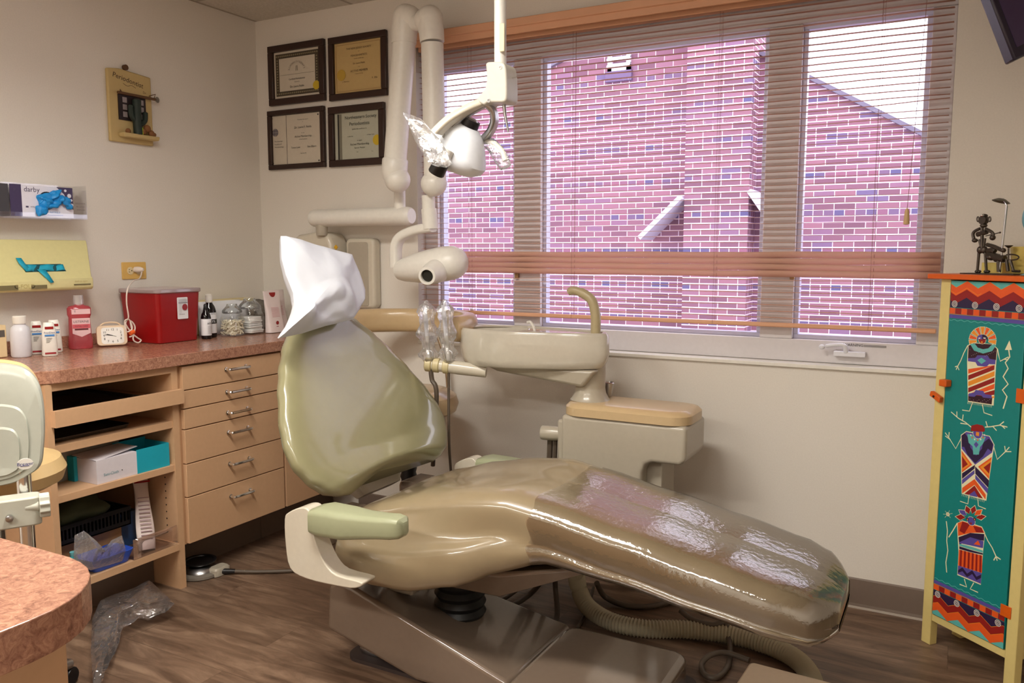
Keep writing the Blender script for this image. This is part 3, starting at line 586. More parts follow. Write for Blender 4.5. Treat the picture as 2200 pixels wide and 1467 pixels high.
for i, (x, y, la) in enumerate(((0.32, -0.252, 'white paper mask pouch with red smile print near the headrest'), (0.262, -0.165, 'white pouch with red print half hidden behind the headrest cover'))):
    t = thing('mask_pouch', la, 'pouch', (x, y, ZC), 'white pouches with red print'); yc = y
    K = []
    for v_ in range(11):
        f = v_/10; hw = 0.046+0.006*abs(f-0.45)*2; th = 0.020*(1-f)+0.003
        K.append([(x-0.02*f+a*th, yc+c*hw, ZC+0.195*f+0.002) for a, c in rrect(-1, 1, -1, 1, 0.5, 4)])
    bd = MB().rings(K).obj('pouch_body', mat('translucent white pouch', sc(232, 218, 216), 0.5, bump=(40, 0.1)), t)
    R = Matrix.Translation((x, yc, ZC))
    P = [(0.020*math.cos(a), 0.190-0.022*math.sin(a)) for a in [PI*k_/12 for k_ in range(13)]]
    MB().hexa([(x-0.02*c/0.195+0.020*(1-c/0.195)+0.0035, yc+a, ZC+c) for a, c in P], [(x-0.02*c/0.195+0.020*(1-c/0.195)+0.0045, yc+a, ZC+c) for a, c in P]).obj('red_print', RED, t, smooth=False)
    q = MB()
    for k_ in range(8): zz = 0.075+0.006*k_; xx = x-0.02*zz/0.195+0.02*(1-zz/0.195)+0.0036; q.box(xx, xx+0.0008, yc-0.024, yc+0.024, ZC+zz, ZC+zz+0.0012)
    q.obj('fine_print', mat('pink ink', sc(206, 110, 120), 0.6), t, smooth=False)
    zz = 0.035; xx = x-0.02*zz/0.195+0.02*(1-zz/0.195)+0.004
    MB().lathe([(0.006, 0), (0.009, 0), (0.009, 0.0008), (0.006, 0.0008)], (xx, yc-0.002, ZC+zz+0.012), (1, 0, 0), 14).box(xx, xx+0.0008, yc-0.009, yc+0.005, ZC+zz-0.012, ZC+zz-0.004).obj('red_mark', RED, t, smooth=False)

# ---- wall things above the counter
def blob(c, r, amp, fr, seed, n=26, m=16, rot=None):
    b = MB(); b.ell(c, r, n, m, rot); c = Vector(c)
    b.v = [c+(v-c)*(1+amp*noise.noise((v-c)*fr+Vector((seed, seed*2, 0)))) for v in b.v]; return b
t = thing('glove_box_holder', 'clear acrylic glove box holder screwed to the left wall', 'holder', (0.05, -1.25, 1.43))
h0, h1 = -1.53, -1.047
a_ = MB(); a_.box(0.003, 0.006, h0, h1, 1.425, 1.56).box(0.003, 0.112, h0, h1, 1.425, 1.428).box(0.110, 0.112, h0, h1, 1.428, 1.445).box(0.003, 0.112, h1-0.003, h1, 1.428, 1.558); a_.obj('acrylic_tray', ACRY, t, smooth=False)
q = MB(); q.text('NEGATIVE', (0.1125, -1.075, 1.487), (0, 1, 0), (0, 0, 1), 0.009).text('PF LATEX', (0.1125, -1.075, 1.474), (0, 1, 0), (0, 0, 1), 0.008).text('APPROVED', (0.1125, -1.075, 1.462), (0, 1, 0), (0, 0, 1), 0.007)
q.obj('side_lettering', mat('grey lettering', sc(120, 104, 104), 0.6), t, smooth=False)
t = thing('glove_box', 'white and purple box of blue gloves in the acrylic holder', 'box', (0.055, -1.21, 1.43))
WB = mat('pale lilac white card', sc(228, 226, 236), 0.45); PUR = mat('dark violet print', sc(58, 44, 82), 0.45)
MB().use(WB).box(0.01, 0.104, -1.325, -1.100, 1.430, 1.546).obj('box_body', None, t, smooth=False)
MB().box(0.1042, 0.1050, -1.345, -1.302, 1.430, 1.547).obj('violet_side', PUR, t, smooth=False)
MB().use(PUR).hexa([(0.1042, a, c) for a, c in ((-1.165, 1.546), (-1.100, 1.546), (-1.100, 1.462), (-1.112, 1.470), (-1.135, 1.52))], [(0.105, a, c) for a, c in ((-1.165, 1.546), (-1.100, 1.546), (-1.100, 1.462), (-1.112, 1.470), (-1.135, 1.52))]).obj('violet_print', None, t, smooth=False)
q = MB().use(WB)
for (yy, zz, r) in ((-1.115, 1.515, 0.008), (-1.108, 1.498, 0.005), (-1.106, 1.48, 0.006), (-1.13, 1.534, 0.005)): q.lathe([(r, 0), (r, 0.0012), (0, 0.0012)], (0.105, yy, zz), (1, 0, 0), 14)
q.obj('white_dots', None, t)
q = MB().use(mat('dark grey violet ink', sc(70, 62, 90), 0.5)); q.text('darby', (0.1046, -1.262, 1.530), (0, 1, 0), (0, 0, 1), 0.027); q.text('P.', (0.1056, -1.325, 1.525), (0, 1, 0), (0, 0, 1), 0.018)
q.box(0.1046, 0.1052, -1.288, -1.278, 1.463, 1.469); q.text('NITRILE', (0.1046, -1.26, 1.466), (0, 1, 0), (0, 0, 1), 0.006)
q.use(mat('pale blue ink', sc(120, 160, 210), 0.5)).text('NITRILE', (0.1046, -1.175, 1.448), (0, 1, 0), (0, 0, 1), 0.012).text('POWDER FREE PF', (0.1046, -1.175, 1.438), (0, 1, 0), (0, 0, 1), 0.008)
q.obj('lettering', None, t, smooth=False)
MB().lathe([(0.0, 0), (0.03, 0.0008), (0.034, 0.001), (0.034, 0)], (0.1045, -1.205, 1.492), (1, 0, 0), 24).obj('box_opening', DARK, t)
BG = mat('blue nitrile gloves', sc(20, 140, 214), 0.45, bump=(60, 0.2)); tg = MB().use(BG)
for (yy, zz, ry, rz, a) in ((-1.215, 1.497, 0.033, 0.020, 0.2), (-1.222, 1.47, 0.016, 0.034, -0.5), (-1.235, 1.452, 0.020, 0.020, 0.1), (-1.178, 1.515, 0.026, 0.018, 0.5), (-1.155, 1.497, 0.028, 0.014, 0.1), (-1.185, 1.478, 0.026, 0.014, 0.3), (-1.135, 1.49, 0.018, 0.016, -0.3), (-1.125, 1.475, 0.012, 0.013, 0)):
    bb_ = blob((0.114, yy, zz), (0.014, ry, rz), 0.7, 60, yy*50, 22, 12, Matrix.Rotation(a, 3, 'X')); tg.add(bb_.v, bb_.f)
tag(tg.obj('nitrile_gloves', None, recalc=False), 'crumpled blue gloves bulging out of the glove box', 'gloves')
t = thing('second_glove_box', 'dark grey box at the far left of the acrylic holder', 'box', (0.055, -1.44, 1.43))
MB().box(0.01, 0.104, -1.525, -1.349, 1.430, 1.546).obj('box_body', mat('dark grey card', sc(60, 58, 62), 0.5), t, smooth=False)
# towel dispenser
t = thing('towel_dispenser', 'pale yellow wall dispenser with a slot of blue tissue', 'dispenser', (0.06, -1.23, 1.15)); YD = mat('pale yellow plastic', sc(218, 210, 152), 0.35)
P = [(0.002, 1.145), (0.118, 1.150), (0.126, 1.160), (0.126, 1.192), (0.116, 1.202), (0.050, 1.325), (0.036, 1.345), (0.002, 1.345)]
K = []
for yy, s in ((-1.49, 1), (-1.055, 1), (-1.035, 0.97)): K.append([(a*s, yy+(0.0 if s == 1 else 0)-0.0*(c-1.145)+(0 if yy < -1.2 else (1.345-c)*(-0.0)), c) for a, c in P])
K2 = []
for yy, top in ((-1.49, -1.44), (-1.048, -1.000)):
    K2.append([(a, yy+(top-yy)*((c-1.15)/0.195 if c > 1.2 else 0.0), c) for a, c in P])
K2[1] = [(a, -1.046+0.040*min(1, max(0, (c-1.2)/0.145)), c) for a, c in P]
MB().rings(K2).obj('dispenser_body', YD, t, bevel=0.004)
def slope(y, u): # u 0..1 down the sloping front
    return Vector((0.050+(0.116-0.050)*u, y, 1.325+(1.202-1.325)*u))
nrm = Vector((0.123, 0, 0.066)).normalized()
P = [(-1.310, 0.60), (-1.155, 0.60), (-1.145, 0.83), (-1.305, 0.83)]
MB().hexa([slope(a, u)-nrm*0.004 for a, u in P], [slope(a, u)+nrm*0.001 for a, u in P]).obj('slot', mat('deep teal slot', sc(10, 74, 84), 0.6), t, smooth=False)
s1 = MB(); s1.box(0.120, 0.1285, -1.415, -1.35, 1.158, 1.176).box(0.120, 0.1285, -1.30, -1.24, 1.160, 1.174).box(0.120, 0.1285, -1.13, -1.06, 1.168, 1.173); s1.obj('recess_shade', mat('olive recess shade', sc(116, 106, 70), 0.6), t, smooth=False)  # raised dark blocks drawn for recesses, their shade put into the colour
q = MB(); q.text('C-FOLD', (0.1285, -1.325, 1.170), (0, 1, 0), (0, 0, 1), 0.022); q.text('push to open', (0.1285, -1.10, 1.184), (0, 1, 0), (0, 0, 1), 0.010); q.obj('moulded_lettering', mat('darker yellow', sc(186, 172, 110), 0.5), t, smooth=False)
BT = mat('turquoise tissue', sc(22, 160, 190), 0.6, bump=(50, 0.15))
q = MB(); G = []
for i in range(21):
    yy = -1.302+0.150*i/20; G.append([slope(yy, u)+nrm*(0.003+0.004*math.sin(u*9+i*0.7)+0.003*noise.noise(Vector((i*0.4, u*5, 0)))) for u in (0.63, 0.69, 0.75, 0.81)])
q.grid(G); q.grid([[slope(-1.325, 0.42)+nrm*0.006, slope(-1.308, 0.44)+nrm*0.010], [slope(-1.322, 0.6)+nrm*0.008, slope(-1.300, 0.6)+nrm*0.008], [slope(-1.305, 0.83)+nrm*0.006, slope(-1.28, 0.82)+nrm*0.006]])
q.grid([[slope(-1.262, 0.78)+nrm*0.006, slope(-1.232, 0.78)+nrm*0.008], [slope(-1.245, 1.0)+nrm*0.008, slope(-1.225, 0.98)+nrm*0.010], [slope(-1.228, 1.20)+nrm*0.006, slope(-1.215, 1.18)+nrm*0.006]])
tag(q.obj('paper_towel', BT, recalc=False, solid=0.0012), 'turquoise tissue pulled out of the dispenser slot', 'tissue')
# souvenir plaque
yc = -0.752; t = thing('wall_plaque', 'cream souvenir plaque with a small window and cactus on the left wall', 'plaque', (0.0, yc, 1.76)); PQ = mat('cream plaster', sc(196, 172, 118), 0.7, bump=(30, 0.1))
MB().prism([(-0.857, 1.762), (-0.646, 1.762), (-0.646, 2.056), (-0.80, 2.068), (-0.857, 2.06)], 'x', 0.001, 0.018).obj('backboard', PQ, t, bevel=0.005)
MB().lathe([(0.012, 0.0), (0.012, 0.012)], (0.004, -0.765, 2.078), (1, 0, 0), 14).obj('hanger', mat('brown loop', sc(90, 60, 36), 0.7), t)
wd = MB(); wd.box(0.018, 0.024, -0.815, -0.683, 1.855, 1.960); wd.obj('window_recess', mat('near black stain', sc(34, 20, 20), 0.6), t, smooth=False)
q = MB()
for i in range(3):
    for yy in (-0.797, -0.715): q.box(0.0245, 0.026, yy, yy+0.02, 1.868+0.03*i, 1.890+0.03*i)
q.obj('window_lights', mat('grey painted panes', sc(150, 140, 140), 0.5), t, smooth=False)
MB().tube([(0.03, -0.822, 1.965), (0.036, -0.64, 1.962)], 0.006, 8).tube([(0.03, -0.80, 1.962), (0.012, -0.80, 1.985)], 0.003, 6).tube([(0.036, -0.65, 1.962), (0.036, -0.64, 1.985), (0.018, -0.66, 1.975)], 0.002, 6).obj('beam', mat('twig brown', sc(96, 66, 40), 0.7), t)
MB().lathe([(0.009, -0.002), (0.013, -0.002), (0.013, 0.002), (0.009, 0.002)], (0.036, -0.632, 1.962), (1, 0.3, 0), 14).obj('lantern_ring', STEEL, t)
CG = mat('dark cactus green', sc(30, 44, 36), 0.6)
MB().tube(spline([(0.04, -0.74, 1.80), (0.04, -0.742, 1.87), (0.038, -0.738, 1.95)]), [0.018]*8+[0.018]*8+[0.010], 10).tube(spline([(0.04, -0.742, 1.85), (0.04, -0.768, 1.875), (0.04, -0.77, 1.92)]), [0.011]*16+[0.006], 8).tube(spline([(0.04, -0.738, 1.84), (0.04, -0.705, 1.86), (0.04, -0.700, 1.90)]), [0.011]*16+[0.006], 8).obj('cactus', CG, t)
MB().prism([(-0.815, 1.782), (-0.645, 1.782), (-0.640, 1.800), (-0.820, 1.800)], 'x', 0.018, 0.055).obj('ledge', PQ, t, bevel=0.004)
q = MB()
for i, (yy, zz, r) in enumerate(((-0.79, 1.808, 0.012), (-0.715, 1.815, 0.014), (-0.695, 1.83, 0.016), (-0.675, 1.812, 0.014), (-0.66, 1.808, 0.009))): MB().ell((0.042, yy, zz), (r*0.8, r, r), 12, 8).obj('ledge_pebble', mat('rust brown clay', sc(130, 84, 44), 0.7), t)
q = MB(); q.box(0.045, 0.05, -0.73, -0.722, 1.80, 1.83); q.obj('green_leaf', mat('lime green', sc(150, 180, 30), 0.6), t, smooth=False)
q = MB(); q.text('Periodontist', (0.0186, -0.762, 2.025), (0, 1, -0.18), (0, 0, 1), 0.030, shear=0.2); q.tube(spline([(0.0188, -0.785, 2.008), (0.0188, -0.765, 2.000), (0.0188, -0.745, 2.006), (0.0188, -0.725, 1.998)], 5), 0.0008, 5)
q.text('Dr.', (0.0186, -0.68, 1.985), (0, 1, -0.1), (0, 0, 1), 0.014).obj('lettering', mat('brown ink', sc(60, 40, 24), 0.7), t, smooth=False)

# ---- framed certificates on the back wall
def frame(x0, x1, z0, z1, fw, label):
    t = thing('framed_certificate', label, 'certificate', ((x0+x1)/2, 0.0, z0), 'framed certificates')
    f = MB(); yb, yf = -0.002, -0.022
    for a, c, d, e in ((x0, x1, z1-fw, z1), (x0, x1, z0, z0+fw), (x0, x0+fw, z0+fw, z1-fw), (x1-fw, x1, z0+fw, z1-fw)): f.box(a, c, yf, yb, d, e)
    f.obj('picture_frame', WOODF, t, bevel=0.003); return t
def paper(t, x0, x1, z0, z1, m, y=-0.008): return MB().box(x0, x1, y, -0.003, z0, z1).obj('certificate_paper', m, t, smooth=False)
def lines(t, spec, m, nm='lettering', y=-0.0095):
    q = MB()
    for s_, x, z, sz in spec: q.text(s_, (x, y, z), (1, 0, 0), (0, 0, 1), sz)
    q.obj(nm, m, t, smooth=False)
def seal(t, x, z, r, m=YEL):
    q = MB(); R_ = []
    for dz in (0, -0.001): R_.append([(x+r*(1+0.05*math.cos(k_*PI))*math.cos(2*PI*k_/32), -0.009+dz, z+r*(1+0.05*math.cos(k_*PI))*math.sin(2*PI*k_/32)) for k_ in range(32)])
    q.rings(R_).obj('gold_seal', m, t, smooth=False)
CP = mat('cream certificate paper', sc(206, 196, 178), 0.6); CT = mat('buff certificate paper', sc(196, 168, 112), 0.6); CG2 = mat('grey green certificate paper', sc(184, 184, 166), 0.6)
t = frame(0.096, 0.456, 2.022, 2.310, 0.032, 'dark framed certificate with ornate dark border and gold seal, upper left')
paper(t, 0.128, 0.424, 2.054, 2.278, CP)
q = MB(); bx = (0.138, 0.414, 2.066, 2.268)
for a, c, d, e in ((0.138, 0.414, 2.246, 2.268), (0.138, 0.414, 2.066, 2.088), (0.138, 0.160, 2.088, 2.246), (0.392, 0.414, 2.088, 2.246)): q.box(a, c, -0.0088, -0.008, d, e)
q.obj('ornate_border', mat('dark ornament', sc(70, 60, 44), 0.6), t, smooth=False)
q = MB()
for i in range(22):
    for zz in (2.257, 2.077): q.lathe([(0.0045, 0), (0.0045, 0.0006), (0.002, 0.0008)], (0.146+i*0.0124, -0.0088, zz), (0, -1, 0), 6)
for i in range(12):
    for xx in (0.149, 0.403): q.lathe([(0.0045, 0), (0.0045, 0.0006), (0.002, 0.0008)], (xx, -0.0088, 2.095+i*0.013), (0, -1, 0), 6)
q.obj('border_scrolls', mat('tan ornament', sc(140, 128, 100), 0.6), t)
lines(t, [('Certified Periodontist', 0.275, 2.142, 0.012), ('awarded to', 0.275, 2.128, 0.007), ('Dr. Laura Fields', 0.275, 2.106, 0.014)], INK)
q = MB()
for i in range(13): a = PI*(0.08+0.84*i/12); q.text('SCHOOLOFDENTS'[i], (0.275+0.05*math.cos(PI-a), -0.0095, 2.178+0.045*math.sin(a)), (math.sin(PI-a), 0, -math.cos(PI-a)), (math.cos(PI-a), 0, math.sin(a)), 0.013)
q.box(0.165, 0.385, -0.0093, -0.0086, 2.165, 2.1658).tube([(0.27, -0.009, 2.18), (0.272, -0.009, 2.205)], 0.001, 5).tube([(0.28, -0.009, 2.18), (0.278, -0.009, 2.205)], 0.001, 5); q.obj('crest', mat('grey brown ink', sc(90, 80, 66), 0.7), t, smooth=False)
seal(t, 0.398, 2.100, 0.021)
t = frame(0.484, 0.824, 2.014, 2.306, 0.030, 'dark framed buff certificate with gold seal at left, upper right')
paper(t, 0.514, 0.794, 2.044, 2.276, CT)
q = MB()
for a, c, d, e in ((0.524, 0.784, 2.266, 2.2672), (0.524, 0.784, 2.054, 2.0552), (0.524, 0.5252, 2.054, 2.266), (0.7828, 0.784, 2.054, 2.266)): q.box(a, c, -0.0088, -0.008, d, e)
q.obj('border_line', mat('rust line', sc(150, 110, 66), 0.6), t, smooth=False)
lines(t, [('THE NEW JERSEY SOCIETY', 0.66, 2.245, 0.0125), ('of', 0.66, 2.230, 0.008), ('PERIODONTISTS', 0.66, 2.212, 0.013), ('hereby certifies that', 0.66, 2.198, 0.007), ('Dr. Laura Fields', 0.66, 2.176, 0.011), ('is an', 0.66, 2.160, 0.007), ('ACTIVE MEMBER', 0.66, 2.142, 0.014), ('in good standing', 0.66, 2.129, 0.007), ('J. Harmon', 0.58, 2.098, 0.010), ('R. Ellis', 0.75, 2.102, 0.012)], mat('sepia ink', sc(96, 76, 48), 0.7))
seal(t, 0.553, 2.130, 0.026, mat('dull gold seal', sc(190, 156, 60), 0.5))
t = frame(0.080, 0.446, 1.708, 1.998, 0.024, 'dark framed two column certificate with grey globe crest, lower left')
paper(t, 0.094, 0.412, 1.734, 1.972, CP)
q = MB().box(0.196, 0.1975, -0.0090, -0.008, 1.734, 1.972)
for xx in (0.102, 0.402):
    for zz in (1.742, 1.962): q.lathe([(0.004, 0), (0.003, 0.002), (0, 0.002)], (xx, -0.008, zz), (0, -1, 0), 10)
q.obj('fold_and_pins', INK, t)
lines(t, [('The American', 0.143, 1.848, 0.0095), ('Academy of', 0.139, 1.834, 0.0095), ('Periodontology', 0.146, 1.820, 0.0095), ('Presented this award', 0.305, 1.945, 0.008), ('to', 0.305, 1.934, 0.006), ('Dr. Laura F. Fields', 0.305, 1.908, 0.015), ('for the', 0.305, 1.880, 0.007), ('Active Membership', 0.305, 1.864, 0.014), ('in the Academy', 0.305, 1.850, 0.008), ('Tanya Lane', 0.255, 1.812, 0.013), ('Ben Ellison', 0.36, 1.812, 0.013), ('May 16, 1998', 0.305, 1.782, 0.007)], mat('dark grey ink', sc(66, 60, 56), 0.7))
q = MB().lathe([(0.0, 0.0), (0.019, 0), (0.019, 0.0008), (0.0, 0.0008)], (0.122, -0.008, 1.892), (0, -1, 0), 24); q.obj('globe_crest', mat('slate crest', sc(92, 86, 100), 0.6), t)
q = MB()
for i in range(3): q.tube([(0.122+0.017*math.cos(a)*(i-1)*0.7, -0.0092, 1.892+0.017*math.sin(a)) for a in [PI*k_/10-PI/2 for k_ in range(11)]], 0.0006, 4)
q.tube([(0.104, -0.0092, 1.892), (0.140, -0.0092, 1.892)], 0.0006, 4).obj('globe_lines', CP, t)
t = frame(0.474, 0.806, 1.704, 1.986, 0.032, 'dark framed blackletter certificate on grey paper with gold seal, lower right')
paper(t, 0.506, 0.776, 1.736, 1.954, CG2)
MB().box(0.524, 0.532, -0.0092, -0.008, 1.738, 1.950).obj('black_stripe', BLACK, t, smooth=False); MB().box(0.532, 0.548, -0.0088, -0.008, 1.738, 1.950).obj('grey_stripe', mat('grey stripe', sc(124, 120, 104), 0.6), t, smooth=False)
lines(t, [('Northeastern Society', 0.662, 1.930, 0.0215), ('of', 0.662, 1.917, 0.008), ('Periodontists', 0.655, 1.900, 0.0225), ('grants this certificate to', 0.655, 1.876, 0.009), ('In the city', 0.60, 1.843, 0.008), ('of New York', 0.72, 1.845, 0.008), ('to signify', 0.655, 1.822, 0.008), ('Active Membership', 0.655, 1.805, 0.0145), ('Sponsor Member', 0.655, 1.788, 0.009), ('1996', 0.64, 1.768, 0.006), ('Pres.', 0.73, 1.768, 0.006)], mat('blackletter ink', sc(40, 40, 32), 0.7))
seal(t, 0.757, 1.818, 0.024)

# ================================================================ DENTAL CHAIR
YC = -0.935
dch = thing('dental_chair', 'khaki vinyl dental chair reclined in the middle of the room', 'dental chair', (2.1, YC, 0))
ST = [(1.500, .19, .452, .25, .425, .345), (1.515, .235, .475, .31, .435, .315), (1.55, .262, .492, .35, .445, .295), (1.66, .275, .535, .368, .452, .298), (1.80, .278, .575, .368, .458, .303),
      (1.95, .274, .606, .335, .482, .335), (2.08, .265, .620, .285, .512, .390), (2.20, .258, .602, .262, .520, .430), (2.43, .255, .560, .258, .480, .410),
      (2.65, .250, .517, .253, .440, .372), (2.83, .240, .480, .244, .410, .345), (2.90, .218, .458, .224, .395, .338), (2.935, .175, .438, .182, .385, .342), (2.957, .11, .418, .118, .382, .352)]
def seat_ring(x, off=0.0):
    w1, zt, w2, zl, zb = lerp([(s[0],)+s[1:] for s in ST], x)
    K = [(0, zt), (w1*0.45, zt+0.004), (w1*0.80, zt), (w1*0.96, zt-0.022), (w1*1.0, zt-0.05)]
    K += [(max(w1*1.0, w2*0.86), zl-0.002), (w2*0.97, zl-0.025), (w2, (zl+zb)/2), (w2*0.96, zb+0.02), (w2*0.80, zb+0.002), (w2*0.4, zb), (0, zb)]
    sm = spline([(0, a, c) for a, c in K], 3); cz = (zt+zb)/2; R = []
    for p in sm: R.append((p.y, p.z))
    L = [(-a, c) for a, c in reversed(R[1:-1])]; out = []
    for a, c in R+L:
        d = Vector((a*0.6, c-cz)); d = d.normalized()*off if d.length else d
        out.append(Vector((x, YC+a+d.x, c+d.y)))
    return out
xs = [1.50, 1.505, 1.515, 1.53]+[1.55+0.045*i for i in range(31)]+[2.915, 2.93, 2.942, 2.951, 2.957]
MB().rings([seat_ring(x) for x in xs]).obj('seat_cushion', SEATV, dch, ang=60)
PLAS = clear('glossy plastic sleeve', (0.985, 0.98, 0.965), 0.42, 0.03, bump=(55, 0.14))
xs2 = [2.165+0.045*i for i in range(17)]+[2.90, 2.915, 2.93, 2.945, 2.958]
b = MB(); G = [[p for p in seat_ring(x, 0.004)]+[seat_ring(x, 0.004)[0]] for x in xs2]; G = [[p+Vector((0.008*math.sin(j*0.9) if i == 0 else 0, 0, 0)) for j, p in enumerate(r)] for i, r in enumerate(G)]
b.grid(G).obj('leg_cover', PLAS, dch, ang=60)['label'] = 'clear plastic sleeve over the foot half'
# backrest
HW = [(0.530, 0.22), (0.538, 0.27), (0.56, 0.325), (0.60, 0.365), (0.65, 0.392), (0.70, 0.392), (0.76, 0.372), (0.85, 0.320), (0.92, 0.27), (0.98, 0.215), (1.03, 0.155), (1.06, 0.115), (1.075, 0.08), (1.08, 0.05)]
NB = Vector((0.857, 0, 0.514)); TB = Vector((-0.514, 0, 0.857)); R = []
for i in range(41):
    z = 0.530+0.55*((1-math.cos(PI*i/40))/2*0.45+i/40*0.55); hw = lerp(HW, z)[0]+0.016; fb = max(0, 1-(z-0.53)/0.12); ring = []
    T = 0.052*min(1, 0.35+(z-0.53)/0.03, 0.4+(1.08-z)/0.05)
    for k in range(48):
        a = 2*PI*k/48; c_a, s_a = math.cos(a), math.sin(a)
        v_ = math.copysign(abs(c_a)**0.75, c_a)*hw; d = math.copysign(abs(s_a)**0.62, s_a)*T
        u = abs(v_)/hw
        if s_a > 0: d -= 0.022*(1-u*u)*min(1, (z-0.53)/0.1)*min(1, (1.08-z)/0.15)
        zz = z+0.035*fb*(1-u**2)
        ring.append(Vector((1.495-0.6*(zz-0.549), -0.92+v_, zz))+NB*d)
    R.append(ring)
MB().rings(R).obj('backrest', OLIVE, dch, ang=70)
# back shell and hinge
b = MB(); K = []
for z, hw, th in ((0.52, 0.10, 0.03), (0.60, 0.16, 0.045), (0.75, 0.17, 0.05), (0.9, 0.13, 0.04)):
    c_ = Vector((1.495-0.6*(z-0.549), -0.92, z))-NB*0.085; K.append([c_+Vector((0, a*hw, 0))+NB*(e*th) for a, e in rrect(-1, 1, -1, 1, 0.4, 4)])
b.rings(K).obj('back_shell', GREYP, dch)
MB().box(1.43, 1.52, -1.20, -1.06, 0.34, 0.475).obj('hinge_bracket', BASEM, dch, bevel=0.015)
MB().box(1.43, 1.52, -0.80, -0.66, 0.34, 0.475).obj('hinge_bracket', BASEM, dch, bevel=0.015)
MB().box(1.47, 1.60, -1.06, -0.80, 0.34, 0.42).obj('hinge_plate', BASEM, dch, bevel=0.01)
MB().lathe([(0.03, -0.17), (0.034, -0.165), (0.034, 0.165), (0.03, 0.17)], (1.48, -0.92, 0.40), (0, 1, 0), 20).obj('hinge_barrel', STEEL, dch)
MB().box(1.46, 1.50, -1.37, -0.50, 0.385, 0.42).obj('cross_bar', BASEM, dch, bevel=0.008)
# arms
O = [(624, 1110), (632, 1096), (655, 1086), (672, 1088), (681, 1104), (684, 1135), (692, 1165), (710, 1204), (735, 1229), (790, 1245), (775, 1257), (735, 1252), (671, 1237), (636, 1215), (626, 1165)]
ap = [AY(px, py, -1.40) for px, py in O]; ap = [(p.x, p.z) for p in ap]
def dense(P, k=4):
    n = len(P); out = []
    for i in range(n):
        a, b_, c, d = P[(i-1) % n], P[i], P[(i+1) % n], P[(i+2) % n]
        for j in range(k):
            t = j/k; out.append(tuple(0.5*((2*b_[q])+(c[q]-a[q])*t+(2*a[q]-5*b_[q]+4*c[q]-d[q])*t*t+(3*b_[q]-a[q]-3*c[q]+d[q])*t**3) for q in (0, 1)))
    return out
apd = dense(ap, 3)
pad_top = [(-0.035, 0.0), (-0.035, 0.13), (-0.055, 0.30)]
for sgn, yy in ((-1, -1.415), (1, 2*YC+1.415)):
    lo, hi = (yy-0.010, yy+0.050) if sgn < 0 else (yy-0.050, yy+0.010)
    dz_ = 0 if sgn < 0 else -0.062
    MB().prism([(a, c+dz_) for a, c in apd], 'y', lo, hi).obj('arm_cover', CREAM, dch, bevel=0.012, seg=3)
    K = []
    for x, w0, z0, z1 in ((1.578, 0.030, 0.508, 0.560), (1.588, 0.045, 0.500, 0.572), (1.62, 0.052, 0.498, 0.580), (1.70, 0.050, 0.500, 0.580), (1.76, 0.040, 0.510, 0.579), (1.82, 0.036, 0.520, 0.582), (1.86, 0.035, 0.525, 0.586), (1.885, 0.028, 0.530, 0.584), (1.895, 0.014, 0.540, 0.574)):
        c2 = yy-sgn*0.018; K.append([(x, c2+a*w0, dz_+(z0+z1)/2+e*(z1-z0)/2) for a, e in rrect(-1, 1, -1, 1, 0.45, 4)])
    MB().rings(K).obj('armrest_pad', GREENP, dch)
# structure under the seat, bellows, lift arm, base
MB().hexa([(1.62, -1.10, 0.26), (2.02, -1.10, 0.27), (2.30, -1.08, 0.40), (2.30, -0.78, 0.40), (2.02, -0.76, 0.27), (1.62, -0.76, 0.26)],
          [(1.58, -1.16, 0.33), (2.05, -1.16, 0.37), (2.36, -1.10, 0.43), (2.36, -0.76, 0.43), (2.05, -0.72, 0.37), (1.58, -0.72, 0.33)]).obj('seat_carriage', BASEM, dch, bevel=0.012)
K = MB(); prof = []
for i in range(12): prof += [(0.085 if i % 2 else 0.075, 0.09+0.016*i)]
K.lathe(prof, (1.80, -0.97, 0), n=24).obj('rubber_bellows', mat('black rubber', sc(18, 18, 18), 0.5), dch)
MB().box(1.60, 1.70, -1.10, -1.02, 0.21, 0.28).obj('seat_bracket', GREYP, dch, bevel=0.008)
LN = [(1.455, 0.10), (1.80, 0.012), (2.12, 0.012)]; LT = [(1.465, 0.245), (1.50, 0.272), (1.56, 0.262), (2.115, 0.088)]
lo = [(x, -1.225, z) for x, z in LN+LT[::-1]]; hi = [(1.47, -0.79, 0.04), (1.80, -0.79, 0.012), (2.12, -0.79, 0.012), (2.115, -0.79, 0.082), (1.56, -0.79, 0.170), (1.50, -0.79, 0.175), (1.475, -0.79, 0.16)]
MB().hexa(lo, hi).obj('lift_arm_cover', BASEM, dch, bevel=0.02, seg=4)
MB().prism(rrect(2.128, 2.53, -1.40, -0.845, 0.05), 'z', 0.002, 0.112).obj('base_cover', BASEM, dch, bevel=0.022, seg=4)
MB().prism(rrect(1.50, 2.55, -1.20, -0.80, 0.05), 'z', 0.0, 0.012).obj('base_plate', mat('dark base plate', sc(60, 50, 48), 0.5), dch)
q = AZ(800, 1400, 0.02); MB().ell((q.x, q.y, 0.025), (0.05, 0.018, 0.022), 14, 8).obj('levelling_foot', STEEL, dch)

